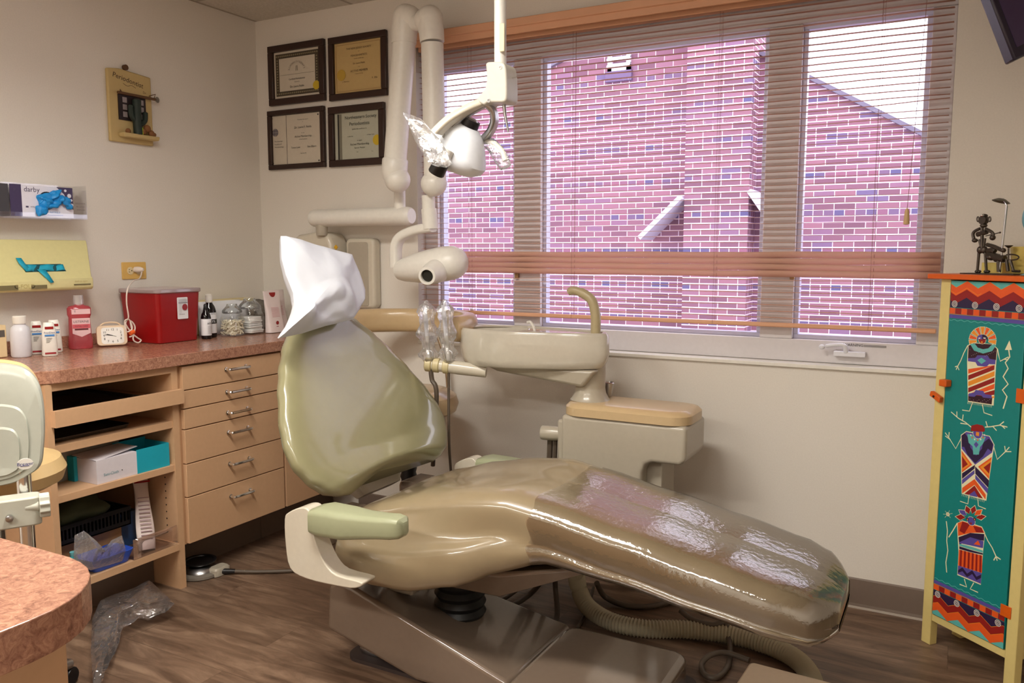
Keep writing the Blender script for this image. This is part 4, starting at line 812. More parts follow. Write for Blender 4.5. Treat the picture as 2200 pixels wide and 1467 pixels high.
# paper headrest cover
def film_shape(px_outline, plane, thick, seed, mtl, name, fold=0.02, n_r=14, amp=1.0, center=None, parent=None, freq=9, wf=None):
    P = [plane(px, py) for px, py in px_outline]; c = center or sum(P, Vector())/len(P); m = len(P)
    nrm = Vector((0, 0, 0))
    for i in range(m): nrm += (P[i]-c).cross(P[(i+1) % m]-c)
    nrm.normalize()
    if nrm.dot(CAM-c) < 0: nrm = -nrm
    D = []
    for i in range(m):
        a, b_ = P[i], P[(i+1) % m]; k = max(1, int((b_-a).length/0.012))
        for j in range(k): D.append(a+(b_-a)*(j/k))
    G = []
    for side in (1, -1):
        for ir in (range(0, n_r+1) if side == 1 else range(n_r-1, -1, -1)):
            f = ir/n_r; row = []
            for p in D:
                q = c+(p-c)*f; s = noise.noise(q*freq+Vector((seed, 0, 0)))+0.5*abs(noise.noise(q*freq*1.9+Vector((seed, 5, 0)))); s2 = abs(noise.noise(q*freq*1.3+Vector((0, seed, 0))))
                d = thick*math.sqrt(max(0, 1-f**2.2))*side+fold*(wf(q) if wf else 1)*(s-0.9*s2)*(1-f**6)
                row.append(q+nrm*d)
            G.append(row)
    b = MB(); m2 = len(D); b.rings(G, caps=False); return b.obj(name, mtl, parent, ang=35)
def backplane(px, py, off=0.0, k=0.5):
    r = ray(px, py); t = (1.525+off+k*0.549-CAM.x-k*CAM.z)/(r.x+k*r.z); return CAM+r*t
HB = [(603, 507), (640, 515), (690, 530), (735, 544), (752, 548), (770, 585), (784, 625), (783, 645), (770, 668), (758, 686), (735, 692), (700, 700), (650, 716), (598, 727), (612, 705), (622, 680), (632, 655), (630, 630), (614, 590), (605, 555)]
pb = film_shape(HB, lambda a, c: backplane(a, c, 0.03), 0.055, 3.0, mat('white headrest paper', sc(206, 209, 216), 0.55, bump=(20, 0.05)), 'headrest_cover', fold=0.075, n_r=22, freq=6, wf=lambda q: 0.28+0.72*min(1, max(0, (1.20-q.z)*5+(-1.02-q.y)*2.5)))
tag(pb, 'crumpled white paper bag pulled over the headrest of the dental chair', 'headrest cover')

# ================================================================ CUSPIDOR UNIT
cu = thing('cuspidor_unit', 'cream dental unit with round bowl and tall cup filler spout', 'dental unit', (2.15, -0.35, 0))
F = -0.44; B = -0.20
def W(px, py, y): q = AY(px, py, y); return (q.x, q.z)
jx0, jz1 = W(1205, 905, F); jx1 = W(1475, 900, F)[0]; jzb = W(1470, 1003, F)[1]; zl = W(1340, 905, F)[1]
body = [(jx0, zl), (jx1, zl), (jx1, jzb+0.02), (jx1-0.02, jzb), (W(1400, 1006, F)[0], jzb), (W(1385, 1012, F)[0], jzb-0.01), (W(1378, 1030, F)[0], jzb-0.04), (W(1378, 1030, F)[0], 0.30), (jx0+0.04, 0.30), (jx0, 0.45)]
MB().prism(body, 'y', F, B).obj('housing', GREYP, cu, bevel=0.03, seg=5)
MB().box(W(1378, 1030, F)[0]-0.01, W(1410, 1030, F)[0], F+0.06, B-0.03, 0.30, jzb+0.01).obj('leg_panel', GREYP, cu, bevel=0.004)
MB().box(jx0+0.08, jx0+0.22, -0.718, F+0.02, 0.31, 0.37).obj('mounting_arm', GREYP, cu, bevel=0.008)
rr = rrect(jx0-0.004, jx1+0.004, F-0.006, B+0.006, 0.075, 8)
b = MB().rings([[(a, c, zl+0.001) for a, c in rr], [(a, c, zl+0.03) for a, c in rr], [(a, c, zl+0.042) for a, c in rrect(jx0+0.008, jx1-0.008, F+0.006, B-0.006, 0.065, 8)], [(a, c, zl+0.047) for a, c in rrect(jx0+0.03, jx1-0.03, F+0.028, B-0.028, 0.05, 8)]])
b.obj('lid', TANV, cu); zt = zl+0.047
px_, pz_ = W(1268, 855, -0.33); 
MB().lathe([(0.075, 0), (0.070, 0.006), (0.060, 0.025), (0.056, 0.045), (0.056, 0.05), (0.0565, 0.052), (0.0565, 0.14)], (px_, -0.33, zt), n=32).obj('swivel_post', GREYP, cu)
BY = -0.36; bz0 = W(1150, 800, BY-0.12)[1]; bz1 = W(1150, 715, BY-0.12)[1]
bx0 = AY(996, 740, BY).x; bx1 = AY(1308, 760, BY).x
# bowl shell
def bowl_out(e): return None
outer = []; n = 48
def outline(sc_x, grow=0.0):
    P = []
    for k in range(n):
        a = 2*PI*k/n; L = (bx1-bx0)/2; cx = (bx0+bx1)/2; x = cx+L*math.copysign(abs(math.cos(a))**0.72, math.cos(a)); t = (x-bx0)/(bx1-bx0)
        half = 0.125 if t < 0.4 else 0.125-(t-0.4)*0.10; half = max(half, 0.07)
        P.append((cx+(x-cx)*sc_x, BY+half*sc_x*math.copysign(abs(math.sin(a))**0.85, math.sin(a)), t))
    return P
K = []
for sx_, z in ((0.86, bz0+0.0), (0.93, bz0+0.006), (0.975, bz0+0.03), (1.0, bz0+0.07), (0.99, bz1-0.012), (0.965, bz1-0.002), (0.945, bz1)):
    K.append([Vector((x, y, z+(0.012*t if z < bz0+0.05 else 0))) for x, y, t in outline(sx_)])
K.append([Vector((x, y, bz1-0.006)) for x, y, t in outline(0.90)])
bb_ = MB().rings(K, caps=False); o_ = len(bb_.v)
bb_.add(K[0], [tuple(reversed(range(n)))])
# basin on the left, deck on the right
cx, r_ = bx0+0.155, 0.118
basin = [[Vector((cx+rr_*math.cos(2*PI*k/n)*1.15, BY+rr_*math.sin(2*PI*k/n)*0.9, z)) for k in range(n)] for rr_, z in ((r_, bz1-0.004), (r_*0.93, bz1-0.02), (r_*0.7, bz1-0.055), (r_*0.3, bz1-0.075), (0.002, bz1-0.078))]
bb_.rings(basin, caps=False)
# deck ring between basin rim and outline
dk = [Vector((x, y, bz1-0.006)) for x, y, t in outline(0.90)]
ang = lambda p: math.atan2(p.y-BY, p.x-cx)
ring2 = [Vector((cx+r_*1.15*math.cos(ang(p)), BY+r_*0.9*math.sin(ang(p)), bz1-0.004)) for p in dk]
bb_.rings([dk, ring2], caps=False)
bb_.obj('cuspidor_bowl', mat('ivory enamel bowl', sc(200, 193, 178), 0.18, coat=0.5), cu, recalc=True, ang=50)
ux0 = W(1050, 802, BY)[0]; ux1 = px_
MB().hexa([(ux0, BY-0.05, bz0+0.003), (px_+0.05, BY-0.055, bz0+0.01), (px_+0.05, BY+0.055, bz0+0.01), (ux0, BY+0.05, bz0+0.003)], [(ux0+0.06, BY-0.045, bz0-0.02), (px_, BY-0.05, bz0-0.055), (px_, BY+0.05, bz0-0.055), (ux0+0.06, BY+0.045, bz0-0.02)]).obj('bowl_arm', GREYP, cu, bevel=0.012, seg=3)
fp = [AY(1279, 740, BY), AY(1280, 700, BY), AY(1279, 672, BY), AY(1271, 645, BY), AY(1252, 630, BY), AY(1232, 624, BY), AY(1222, 628, BY)]
MB().tube(spline(fp, 6), [0.0185]*14+[0.018]*12+[0.016]*8+[0.013]*3, 16).obj('cup_filler', mat('aged cream plastic', sc(184, 170, 134), 0.3), cu)
fp = [AY(1151, 720, BY), AY(1147, 704, BY), AY(1140, 692, BY), AY(1133, 693, BY)]
MB().tube(spline(fp, 5), 0.0055, 10).obj('rinse_spout', WHITE, cu)
# instrument arm with holders
a0 = AY(1045, 798, -0.42); a1 = AY(985, 790, -0.46); a2 = AY(918, 782, -0.50)
MB().tube([a0, a1, a2], [0.024, 0.027, 0.022], 16).obj('instrument_arm', CREAM, cu)
HC = mat('yellowed holder plastic', sc(208, 194, 150), 0.4)
for t_ in (0.05, 0.30, 0.62):
    p = a2+(a1-a2)*t_; d = (a1-a2).normalized(); MB().lathe([(0.024, -0.014), (0.029, -0.010), (0.029, 0.010), (0.024, 0.014)], p, d, 18).obj('instrument_holder', HC, cu)
kx = AY(1180, 930, -0.38); MB().lathe([(0.026, -0.03), (0.028, -0.025), (0.028, 0.02), (0.026, 0.05)], kx, (1, 0.15, 0), 20).obj('side_knob', GREYP, cu)
MB().box(jx0-0.03, jx0+0.01, F+0.03, B-0.03, W(1200, 1000, F)[1]-0.02, W(1200, 905, F)[1]).obj('side_plate', GREYP, cu, bevel=0.01)
h = MB()
for i, dx in enumerate((0.0, 0.022, 0.045)): h.tube(spline([kx+Vector((dx, 0.01, -0.02)), kx+Vector((dx-0.008, 0.02, -0.12)), kx+Vector((dx-0.02, 0.03, -0.25)), kx+Vector((0.02+dx, 0.05, -0.60)), Vector((kx.x+0.25+dx, -0.35, 0.02))], 6), 0.010 if i else 0.014, 8)
for i in range(3):
    hh = MB(); dx = (0.0, 0.022, 0.045)[i]
    hh.tube(spline([kx+Vector((dx, 0.01, -0.02)), kx+Vector((dx-0.008, 0.02, -0.12)), kx+Vector((dx-0.02, 0.03, -0.25)), kx+Vector((0.02+dx, 0.05, -0.55)), Vector((kx.x+0.25+dx, -0.40, 0.25))], 6), 0.0085 if i else 0.012, 8).obj('unit_hose', HOSE, cu)
mk_ = AY(1307, 838, -0.25); MB().lathe([(0.010, -0.05), (0.016, -0.01), (0.020, 0.03), (0.016, 0.032), (0.010, 0.01)], mk_, (0.1, 0, 1), 14).obj('metal_tip', STEEL, cu)
MB().tube([AY(1296, 818, -0.25), AY(1305, 832, -0.25)], 0.004, 8).obj('metal_lever', CHROME, cu)

# suction handpieces wrapped in film
def handpiece(top, bot, label, sl):
    t = thing('suction_handpiece', label, 'handpiece', tuple(bot), 'wrapped handpieces in the holders'); d = (top-bot)
    MB().tube([bot, bot+d*0.5, top], [0.009, 0.008, 0.006], 12).obj('handle', WHITE, t)
    MB().tube([top-d*0.55, top], [0.0085, 0.0085], 12).obj('tip', PAPER, t)
    MB().tube([bot+Vector((0.018, 0, 0.01)), bot+Vector((0.016, 0, 0.035)), bot+Vector((0.004, 0, 0.04))], 0.004, 8).obj('valve_lever', STEEL, t)
    K = []
    for i in range(22):
        f = i/21; c = bot+d*(f*1.12-0.02)+Vector((0.010*f, 0, 0)); r = 0.019+0.012*math.sin(f*PI)*sl+0.006*math.sin(f*17)*sl
        if f > 0.9: r *= 1-0.6*(f-0.9)/0.1
        K.append([c+Vector((math.cos(a), math.sin(a), 0))*(r*(1+0.55*noise.noise(Vector((math.cos(a)*2, math.sin(a)*2, f*9+sl))))) for a in [2*PI*k/20 for k in range(20)]])
    MB().rings(K, caps=False).obj('film_sleeve', FILM, t, ang=25)
p1, p2 = AY(912, 656, -0.50), AY(922, 775, -0.50); handpiece(p1, p2, 'left film-wrapped suction handpiece standing in the instrument arm', 1.3)
p1, p2 = AY(952, 655, -0.48), AY(964, 775, -0.48); handpiece(p1, p2, 'right film-wrapped suction handpiece standing in the instrument arm', 1.0)
h3 = AY(1014, 670, -0.2); t = thing('air_syringe', 'small grey film-wrapped tip behind the bowl in front of the blind', 'handpiece', tuple(h3))
for i, (pp, la) in enumerate((([AY(925, 785, -0.50), AY(928, 815, -0.50), AY(938, 850, -0.50), AY(930, 1000, -0.45)], 'thick taupe hose hanging from the left wrapped handpiece'), ([AY(964, 798, -0.48), AY(964, 880, -0.48), AY(966, 975, -0.48), AY(975, 1080, -0.45)], 'thin taupe hose hanging from the right wrapped handpiece'))):
    tag(MB().tube(spline(pp, 6), 0.0095-0.004*i, 8).obj('suction_hose', HOSE), la, 'hose', 'hoses hanging from the instrument arm')
bpy.data.objects.remove(t)

# ================================================================ X-RAY UNIT
xr = thing('xray_machine', 'white folding arm dental x-ray machine mounted on the back wall', 'x-ray machine', (0.7, -0.1, 1.2))
XY = -0.13
e0, e1 = AY(672, 469, XY), AY(876, 464, XY)
L_ = (e1-e0); d_ = Vector((1, 0, 0)); rA = 0.041
b = MB(); K = []
for x, s in ((e0.x, 0.86), (e0.x+0.01, 0.97), (e0.x+0.03, 1.0), (e1.x-0.03, 1.0), (e1.x, 1.0), (e1.x+0.015, 0.93), (e1.x+0.022, 0.8)):
    zc = e0.z+(e1.z-e0.z)*(x-e0.x)/(e1.x-e0.x); K.append([(x, XY+math.cos(a)*rA*s, zc+math.sin(a)*rA*s) for a in [2*PI*k/28 for k in range(28)]])
MB().rings(K).obj('swing_arm', WHITE, xr)
b1 = AY(688, 496, XY); MB().lathe([(0.026, -0.02), (0.028, 0.0), (0.028, 0.03)], (b1.x+0.01, XY, e0.z-0.062), n=18).obj('arm_pivot', GREYP, xr)
bx = AY(690, 540, -0.08); MB().prism([(a, c) for a, c in [W(640, 525, -0.06), W(660, 505, -0.06), W(700, 498, -0.06), W(724, 503, -0.06), W(733, 525, -0.06), W(736, 640, -0.06), W(640, 640, -0.06)]], 'y', -0.13, -0.002).obj('wall_bracket', CREAM, xr, bevel=0.02, seg=4)
q = AY(722, 531, -0.132); MB().prism([(q.x-0.012, q.z), (q.x, q.z+0.012), (q.x+0.012, q.z), (q.x, q.z-0.012)], 'y', -0.1345, -0.131).obj('warning_sticker', mat('yellow sticker', sc(206, 160, 30), 0.5), xr, smooth=False)
MB().box(q.x-0.014, q.x+0.016, -0.134, -0.131, q.z-0.05, q.z-0.02).obj('data_label', PAPER, xr, smooth=False)
# two long arms
TY = -0.22
def seg_tube(P, r, name, m=WHITE, n=28): return MB().tube(P, r, n).obj(name, m, xr)
A0, A1 = AY(847, 372, TY), AY(871, 55, TY)
mid = A0+(A1-A0)*0.08; m2 = A0+(A1-A0)*0.90
seg_tube([mid, m2], [0.049, 0.049], 'lower_arm')
seg_tube([A0+(A1-A0)*-0.05, A0, A0+(A1-A0)*0.09, A0+(A1-A0)*0.10], [0.045, 0.056, 0.056, 0.052], 'lower_arm_collar')
MB().ell(AY(854, 386, TY), (0.056, 0.056, 0.056), 24, 14).obj('elbow_ball', WHITE, xr)
pv = AY(855, 410, TY); MB().lathe([(0.026, 0), (0.026, 0.13)], (AY(859, 440, XY).x, XY-0.0, e1.z+0.02), n=20).obj('arm_post', WHITE, xr)
def elbow(p_low, p_up, c, nm):
    P = spline([p_low, p_low+(p_up-p_low)*0.6, p_up, c], 5); MB().tube(P, [0.052]*(len(P)), 28).ell(c, (0.052, 0.052, 0.052), 24, 14).obj(nm, WHITE, xr)
q1 = AY(866, 95, TY); q2 = AY(872, 38, TY); MB().tube([A0+(A1-A0)*0.88, q1+(q2-q1)*0.35, q2], [0.052, 0.055, 0.055], 28).ell(q2, (0.055, 0.055, 0.055), 24, 14).ell(q2+Vector((0.02, 0, -0.005)), (0.052, 0.052, 0.052), 24, 14).obj('top_elbow', WHITE, xr)
B0, B1 = AY(935, 395, TY-0.02), AY(928, 60, TY-0.02)
seg_tube([B0, B0+(B1-B0)*0.9], [0.046, 0.046], 'upper_arm'); q4 = AY(924, 40, TY-0.02); q3 = B0+(B1-B0)*0.93
MB().tube([B0+(B1-B0)*0.91, q3+(q4-q3)*0.4, q4], [0.050, 0.052, 0.052], 28).ell(q4, (0.053, 0.053, 0.053), 24, 14).ell(q4+Vector((-0.018, 0, -0.004)), (0.05, 0.05, 0.05), 24, 14).obj('top_elbow', WHITE, xr)
seg_tube([q2+Vector((0.02, 0, -0.02)), q4+Vector((-0.02, 0, -0.015))], [0.034, 0.034], 'elbow_link')
MB().ell(AY(932, 395, TY-0.02), (0.055, 0.055, 0.053), 24, 14).obj('elbow_ball', WHITE, xr)
y1 = AY(920, 420, TY); y2 = AY(925, 492, TY); MB().tube([y1, AY(921, 448, TY), AY(921.5, 449, TY), y2], [0.028, 0.028, 0.033, 0.033], 20).obj('drop_tube', WHITE, xr)
P = spline([AY(930, 488, TY), AY(895, 494, TY), AY(863, 508, TY), AY(851, 530, TY), AY(851, 575, TY)], 6)
K = []
for i, p in enumerate(P):
    f = i/(len(P)-1); t = (P[min(i+1, len(P)-1)]-P[max(i-1, 0)]).normalized(); up = Vector((0, 1, 0)); s_v = t.cross(up).normalized()
    K.append([p+s_v*a*0.020+up*c*0.028 for a, c in rrect(-1, 1, -1, 1, 0.6, 4)])
MB().rings(K).obj('yoke', WHITE, xr)
hc = AY(930, 570, TY); hl_, hr_ = AY(856, 582, TY), AY(1000, 560, TY); ax = (hr_-hl_).normalized(); K = []
ln = (hr_-hl_).length; side = Vector((0, 1, 0)); upv = ax.cross(side).normalized(); upv = upv if upv.z > 0 else -upv
for f, r in ((0.0, 0.030), (0.01, 0.042), (0.10, 0.054), (0.30, 0.068), (0.5, 0.076), (0.7, 0.079), (0.85, 0.074), (0.94, 0.056), (0.985, 0.032), (1.0, 0.008)):
    K.append([hl_+ax*ln*f+side*math.cos(a)*r+upv*math.sin(a)*r*0.94 for a in [2*PI*k/32 for k in range(32)]])
MB().rings(K).obj('tube_head', WHITE, xr)
cA, cB = AY(917, 593, TY-0.17), AY(945, 578, TY-0.02)
cd_ = (cB-cA).normalized()
MB().lathe([(0.0, 0.05), (0.026, 0.05), (0.026, 0.0), (0.036, 0.0), (0.038, 0.004), (0.038, 0.05), (0.046, 0.06), (0.052, 0.13)], cA, cd_, 28).obj('beam_cone', WHITE, xr)
MB().lathe([(0.025, 0.012), (0.0, 0.012)], cA, cd_, 24).obj('cone_window', mat('dark cone bore', sc(60, 58, 50), 0.6), xr)
# wall control panel
t = thing('control_panel', 'flat cream control box on the back wall beside the blind', 'control panel', (0.72, 0, 1.0))
x0, x1 = AY(764, 600, -0.05).x-0.055, AY(806, 600, -0.05).x; z1_, z0_ = AY(770, 512, -0.05).z, AY(770, 662, -0.05).z
MB().prism(rrect(x0, x1, z0_, z1_, 0.025), 'y', -0.055, -0.001).obj('panel_case', CREAM, t, bevel=0.014, seg=4)
MB().prism(rrect(x0+0.02, x1-0.035, z0_+0.012, z1_-0.018, 0.012), 'y', -0.058, -0.05).obj('panel_face', GREYP, t, bevel=0.002)

# ================================================================ OVERHEAD LIGHT
LY = -1.02
dl = thing('dental_light', 'white dental operating light on a ceiling pole in front of the window', 'dental light', (AY(1075, 150, LY).x, LY, 1.7))
pt = AY(1075, 150, LY); MB().lathe([(0.0175, 0), (0.0175, 0.1), (0.0175, CH-pt.z)], pt, n=20).obj('pole', WHITE, dl)
tp = AY(1079, 80, LY-0.018); MB().box(tp.x-0.008, tp.x+0.008, LY-0.021, LY-0.0165, tp.z-0.04, tp.z+0.038).obj('tape_strip', mat('yellowed tape', sc(222, 212, 180), 0.6), dl, bevel=0.002)
def wl(L, y): return [(p.x, p.z) for p in (AY(a, c, y) for a, c in L)]
hp = wl([(1056, 143), (1062, 138), (1088, 138), (1097, 146), (1100, 165), (1101, 205), (1099, 220), (1090, 224), (1060, 224), (1052, 230), (1036, 217), (1048, 203), (1056, 190), (1058, 165)], LY)
MB().prism(dense(hp, 2), 'y', LY-0.035, LY+0.035).obj('pivot_housing', mat('light grey enamel', sc(206, 202, 190), 0.35), dl, bevel=0.010, seg=3)
sc2 = MB()
for a, c in ((1075, 145), (1050, 216)): q = AY(a, c, LY-0.035); sc2.lathe([(0.006, 0), (0.006, 0.001), (0.003, 0.001), (0.003, -0.001), (0, -0.001)], q, (0, -1, 0), 12)
sc2.obj('screws', STEEL, dl)
sw = AY(1099, 168, LY); MB().tube([sw, sw+Vector((0.018, 0, 0.002))], 0.002, 8).obj('toggle', CHROME, dl)
j0, j1, j2 = AY(1083, 225, LY), AY(1085, 247, LY), AY(1092, 283, LY); MB().tube([j0, j1], [0.006, 0.005], 10).tube([j1, j2], [0.0045, 0.003], 10).obj('lamp_cord_plug', STEEL, dl)
# fork arms
def strap(L, ya, yb, w0, w1, nm, m):
    P = spline([AY(a, c, ya+(yb-ya)*i/(len(L)-1)) for i, (a, c) in enumerate(L)], 6); K = []
    for i, p in enumerate(P):
        f = i/(len(P)-1); t = (P[min(i+1, len(P)-1)]-P[max(i-1, 0)]).normalized(); up = Vector((0, 1, 0)); s = t.cross(up).normalized(); w_ = w0+(w1-w0)*f
        K.append([p+s*a*w_*0.55+up*c*w_ for a, c in rrect(-1, 1, -1, 1, 0.5, 3)])
    return MB().rings(K).obj(nm, m, dl)
strap([(1052, 216), (1020, 228), (990, 243), (962, 262), (938, 285)], LY, LY-0.10, 0.022, 0.022, 'fork_arm', CREAM)
strap([(1050, 222), (1022, 238), (998, 252), (972, 275), (955, 296)], LY, LY-0.06, 0.010, 0.010, 'fork_trim', STEEL)
strap([(1048, 226), (1060, 240), (1062, 262), (1052, 285), (1032, 302), (1018, 296)], LY, LY+0.06, 0.016, 0.016, 'fork_arm', STEEL)
# lamp head: hood facing down and left
K = []; hcn = AY(985, 300, LY); 
HD = [((994, 262), 0.030, 0.025), ((992, 269), 0.062, 0.045), ((990, 284), 0.080, 0.06), ((985, 306), 0.096, 0.070), ((980, 328), 0.108, 0.076), ((977, 341), 0.112, 0.078), ((973, 354), 0.102, 0.070), ((969, 364), 0.074, 0.05)]
axv = (AY(968, 372, LY)-AY(1005, 262, LY)).normalized(); sx3 = axv.cross(Vector((0, 1, 0))).normalized()
for (pp, rx, ry) in HD:
    c = AY(pp[0], pp[1], LY); K.append([c+sx3*math.copysign(abs(math.cos(a))**0.8, math.cos(a))*rx*0.92+Vector((0, 1, 0))*math.sin(a)*ry for a in [2*PI*k/32 for k in range(32)]])
MB().rings(K).obj('lamp_hood', mat('frosted white hood', sc(232, 236, 242), 0.35), dl)
k0, k1 = AY(1012, 257, LY), AY(1000, 283, LY); MB().lathe([(0.030, 0), (0.032, 0.004), (0.030, 0.040), (0.0, 0.040)], k1, (k0-k1), 22).lathe([(0.0, -0.001), (0.030, -0.001)], k1, (k0-k1), 22).obj('rear_knob', BLACK, dl)
MB().lathe([(0.022, 0.040), (0.018, 0.044), (0, 0.044)], k1, (k0-k1), 20).obj('knob_cap', STEEL, dl)
k2, k3 = AY(947, 352, LY-0.09), AY(937, 372, LY-0.09); MB().lathe([(0.024, 0), (0.025, 0.03), (0.022, 0.034), (0, 0.034)], k2, (k3-k2), 20).obj('front_knob', BLACK, dl)
MB().tube([AY(962, 322, LY-0.08), k2], [0.02, 0.02], 16).obj('knob_stem', WHITE, dl)
MB().tube([AY(917, 320, LY-0.12), AY(912, 335, LY-0.12)], 0.005, 8).tube([AY(912, 319, LY-0.12), AY(926, 324, LY-0.12)], 0.005, 8).obj('clip', STEEL, dl)
hdl = spline([AY(880, 258, LY-0.11), AY(905, 282, LY-0.12), AY(935, 310, LY-0.11), AY(958, 330, LY-0.09)], 5); MB().tube(hdl, [0.006]*5+[0.010]*11, 12).obj('handle', WHITE, dl)
hdl = spline([AY(1040, 303, LY+0.05), AY(1060, 308, LY+0.05), AY(1078, 325, LY+0.05), AY(1086, 345, LY+0.05)], 5); MB().tube(hdl, 0.009, 12).obj('handle', WHITE, dl)
FS = clear('bright crinkled sleeve', (0.96, 0.97, 0.99), 0.32, 0.05, bump=(40, 0.8), milky=0.05, milkcol=(0.85, 0.88, 0.92))
o = film_shape([(866, 241), (885, 247), (905, 255), (925, 280), (945, 300), (963, 330), (972, 352), (960, 360), (940, 358), (922, 352), (905, 325), (890, 300), (875, 262)], lambda a, c: AY(a, c, LY-0.13), 0.013, 8.0, FS, 'handle_sleeve', fold=0.02, n_r=10)
tag(o, 'crinkled clear plastic sleeve over the left handle of the dental light', 'plastic sleeve', 'plastic sleeves on the dental light')
o = film_shape([(1032, 300), (1050, 294), (1062, 298), (1080, 315), (1092, 335), (1098, 356), (1088, 362), (1076, 366), (1064, 350), (1050, 325), (1036, 312)], lambda a, c: AY(a, c, LY+0.05), 0.014, 5.0, FS, 'handle_sleeve', fold=0.014, n_r=8)
tag(o, 'crinkled clear plastic sleeve over the right handle of the dental light', 'plastic sleeve', 'plastic sleeves on the dental light')

# ================================================================ ASSISTANT STOOL (behind the chair)
sx0, sy0 = AY(878, 1020, -0.36).x, -0.36
st = thing('assistant_stool', 'tan stool with a curved padded body bar behind the dental chair', 'stool', (sx0, sy0, 0))
MB().lathe([(0.0, 0.615), (0.17, 0.615), (0.205, 0.635), (0.215, 0.665), (0.205, 0.70), (0.17, 0.722), (0.08, 0.728), (0.0, 0.728)], (sx0, sy0, 0), n=36).obj('seat', TANV, st)
pr = []
for i in range(30): pr.append((0.036 if i % 2 else 0.031, 0.10+0.0168*i))
MB().lathe(pr, (sx0, sy0, 0), n=22).obj('bellows', BLACK, st)
for k in range(5):
    a = 2*PI*k/5+0.4; e = Vector((sx0+0.25*math.cos(a), sy0+0.25*math.sin(a), 0.065)); MB().tube([(sx0, sy0, 0.11), e], [0.024, 0.015], 10).obj('leg', BLACK, st)
    MB().lathe([(0.024, -0.012), (0.027, -0.008), (0.027, 0.008), (0.024, 0.012)], (e.x, e.y, 0.027), (-math.sin(a), math.cos(a), 0), 16).obj('castor', BLACK, st)
cx, cyy, rb, zb = sx0-0.02, sy0-0.02, 0.30, AY(900, 705, -0.45).z
arc = []
for i in range(31):
    a = math.radians(-12+190*i/30); arc.append(Vector((cx+rb*math.cos(a), cyy+rb*math.sin(a)*0.85, zb)))
K = []
for i, p in enumerate(arc):
    t = (arc[min(i+1, 30)]-arc[max(i-1, 0)]).normalized(); s = t.cross(Vector((0, 0, 1))); w_ = 1 if 0 < i < 30 else 0.9
    K.append([p+s*a*0.035*w_+Vector((0, 0, 1))*c*0.052*w_ for a, c in rrect(-1, 1, -1, 1, 0.7, 5)])
MB().rings(K).obj('body_bar', TANV, st)
MB().tube(spline([(sx0, sy0+0.1, 0.62), (sx0, sy0+0.30, 0.60), (sx0, sy0+0.30, 0.8), (cx, cyy+rb*0.85+0.01, zb-0.03)], 6), 0.012, 10).obj('bar_post', CHROME, st)

# ================================================================ OPERATOR STOOL (left edge)
def SD(px, py, d): r = ray(px, py); return CAM + r*d   # depth along the view direction
os_ = thing('operator_stool', 'pale grey shell backrest of a tan dental stool at the left edge', 'stool', (1.0, -2.05, 0))
D0 = 1.95
OL = [(-95, 860), (-80, 820), (-50, 795), (-10, 784), (30, 787), (60, 797), (82, 822), (93, 860), (97, 910), (95, 960), (88, 1000), (60, 1022), (20, 1040), (-40, 1045), (-80, 1010), (-97, 940)]
c0 = SD(0, 910, D0); P = [SD(a, c, D0) for a, c in OL]; m = len(P); NRM = (CAM-c0).normalized(); NRM.z = 0; NRM.normalize()
dn = spline(P+[P[0]], 4)[:-1]; K = []
for f, d in ((1.0, -0.035), (1.01, -0.02), (1.0, -0.005), (0.96, 0.006), (0.90, 0.012), (0.62, 0.016), (0.60, 0.022), (0.40, 0.026), (0.38, 0.032), (0.15, 0.034), (0.01, 0.034)):
    off = Vector((0, 0, -0.10*(1-f))); K.append([c0+(p-c0)*f+off+NRM*d for p in dn])
MB().rings(K).obj('back_shell', mat('pale grey green shell', sc(168, 170, 158), 0.35), os_, ang=30)
K = [[c0+(p-c0)*f+NRM*d+Vector((0, 0, 0.006)) for p in dn] for f, d in ((0.97, -0.036), (1.0, -0.05), (0.99, -0.08), (0.9, -0.105), (0.5, -0.12), (0.01, -0.12))]
MB().rings(K).obj('back_cushion', mat('butter tan vinyl', sc(206, 176, 124), 0.4), os_)
lg = SD(54, 996, D0-0.04); R_ = NRM.cross(Vector((0, 0, 1))).normalized(); R_ = R_ if R_.dot(RT) > 0 else -R_
MB().rings([[lg+R_*0.0165*math.cos(a)+Vector((0, 0, 0.013*math.sin(a)))+NRM*d for a in [2*PI*k/24 for k in range(24)]] for d in (0.0, 0.003)]).obj('oval_badge', WHITE, os_)
q = MB().text('Brewer', lg+NRM*0.0036, R_, (0, 0, 1), 0.011); q.tube([lg+NRM*0.0036+R_*-0.010-Vector((0, 0, 0.004)), lg+NRM*0.0036+R_*0.008-Vector((0, 0, 0.0045))], 0.0006, 5); q.obj('badge_lettering', mat('navy badge ink', sc(40, 44, 120), 0.5), os_, smooth=False)
p0 = SD(50, 1005, D0-0.02); MB().tube([p0+Vector((0, 0, 0.03))-NRM*0.03, Vector((p0.x, p0.y, 0.36))-NRM*0.03], 0.0165, 18).obj('back_post', CHROME, os_)
cl = SD(30, 1098, D0-0.04); up = Vector((0, 0, 1))
MB().hexa([cl+R_*a*0.055+NRM*c*0.028-up*0.034 for a, c in rrect(-1, 1, -1, 1, 0.4, 4)], [cl+R_*a*0.055+NRM*c*0.028+up*0.034 for a, c in rrect(-1, 1, -1, 1, 0.4, 4)]).obj('clamp', mat('pale grey clamp', sc(186, 186, 172), 0.35), os_, bevel=0.004)
kb = SD(84, 1086, D0-0.03); q = MB().lathe([(0.010, -0.03), (0.012, -0.005), (0.014, 0)], kb, R_, 16); 
K = []
for d in (0.0, 0.022): K.append([kb+R_*d+(up*math.sin(a)+NRM*math.cos(a))*(0.030 if k % 2 else 0.025) for k, a in enumerate([2*PI*k/20 for k in range(20)])])
q.rings(K); q.obj('clamp_knob', MATS['pale grey clamp'], os_, bevel=0.002)
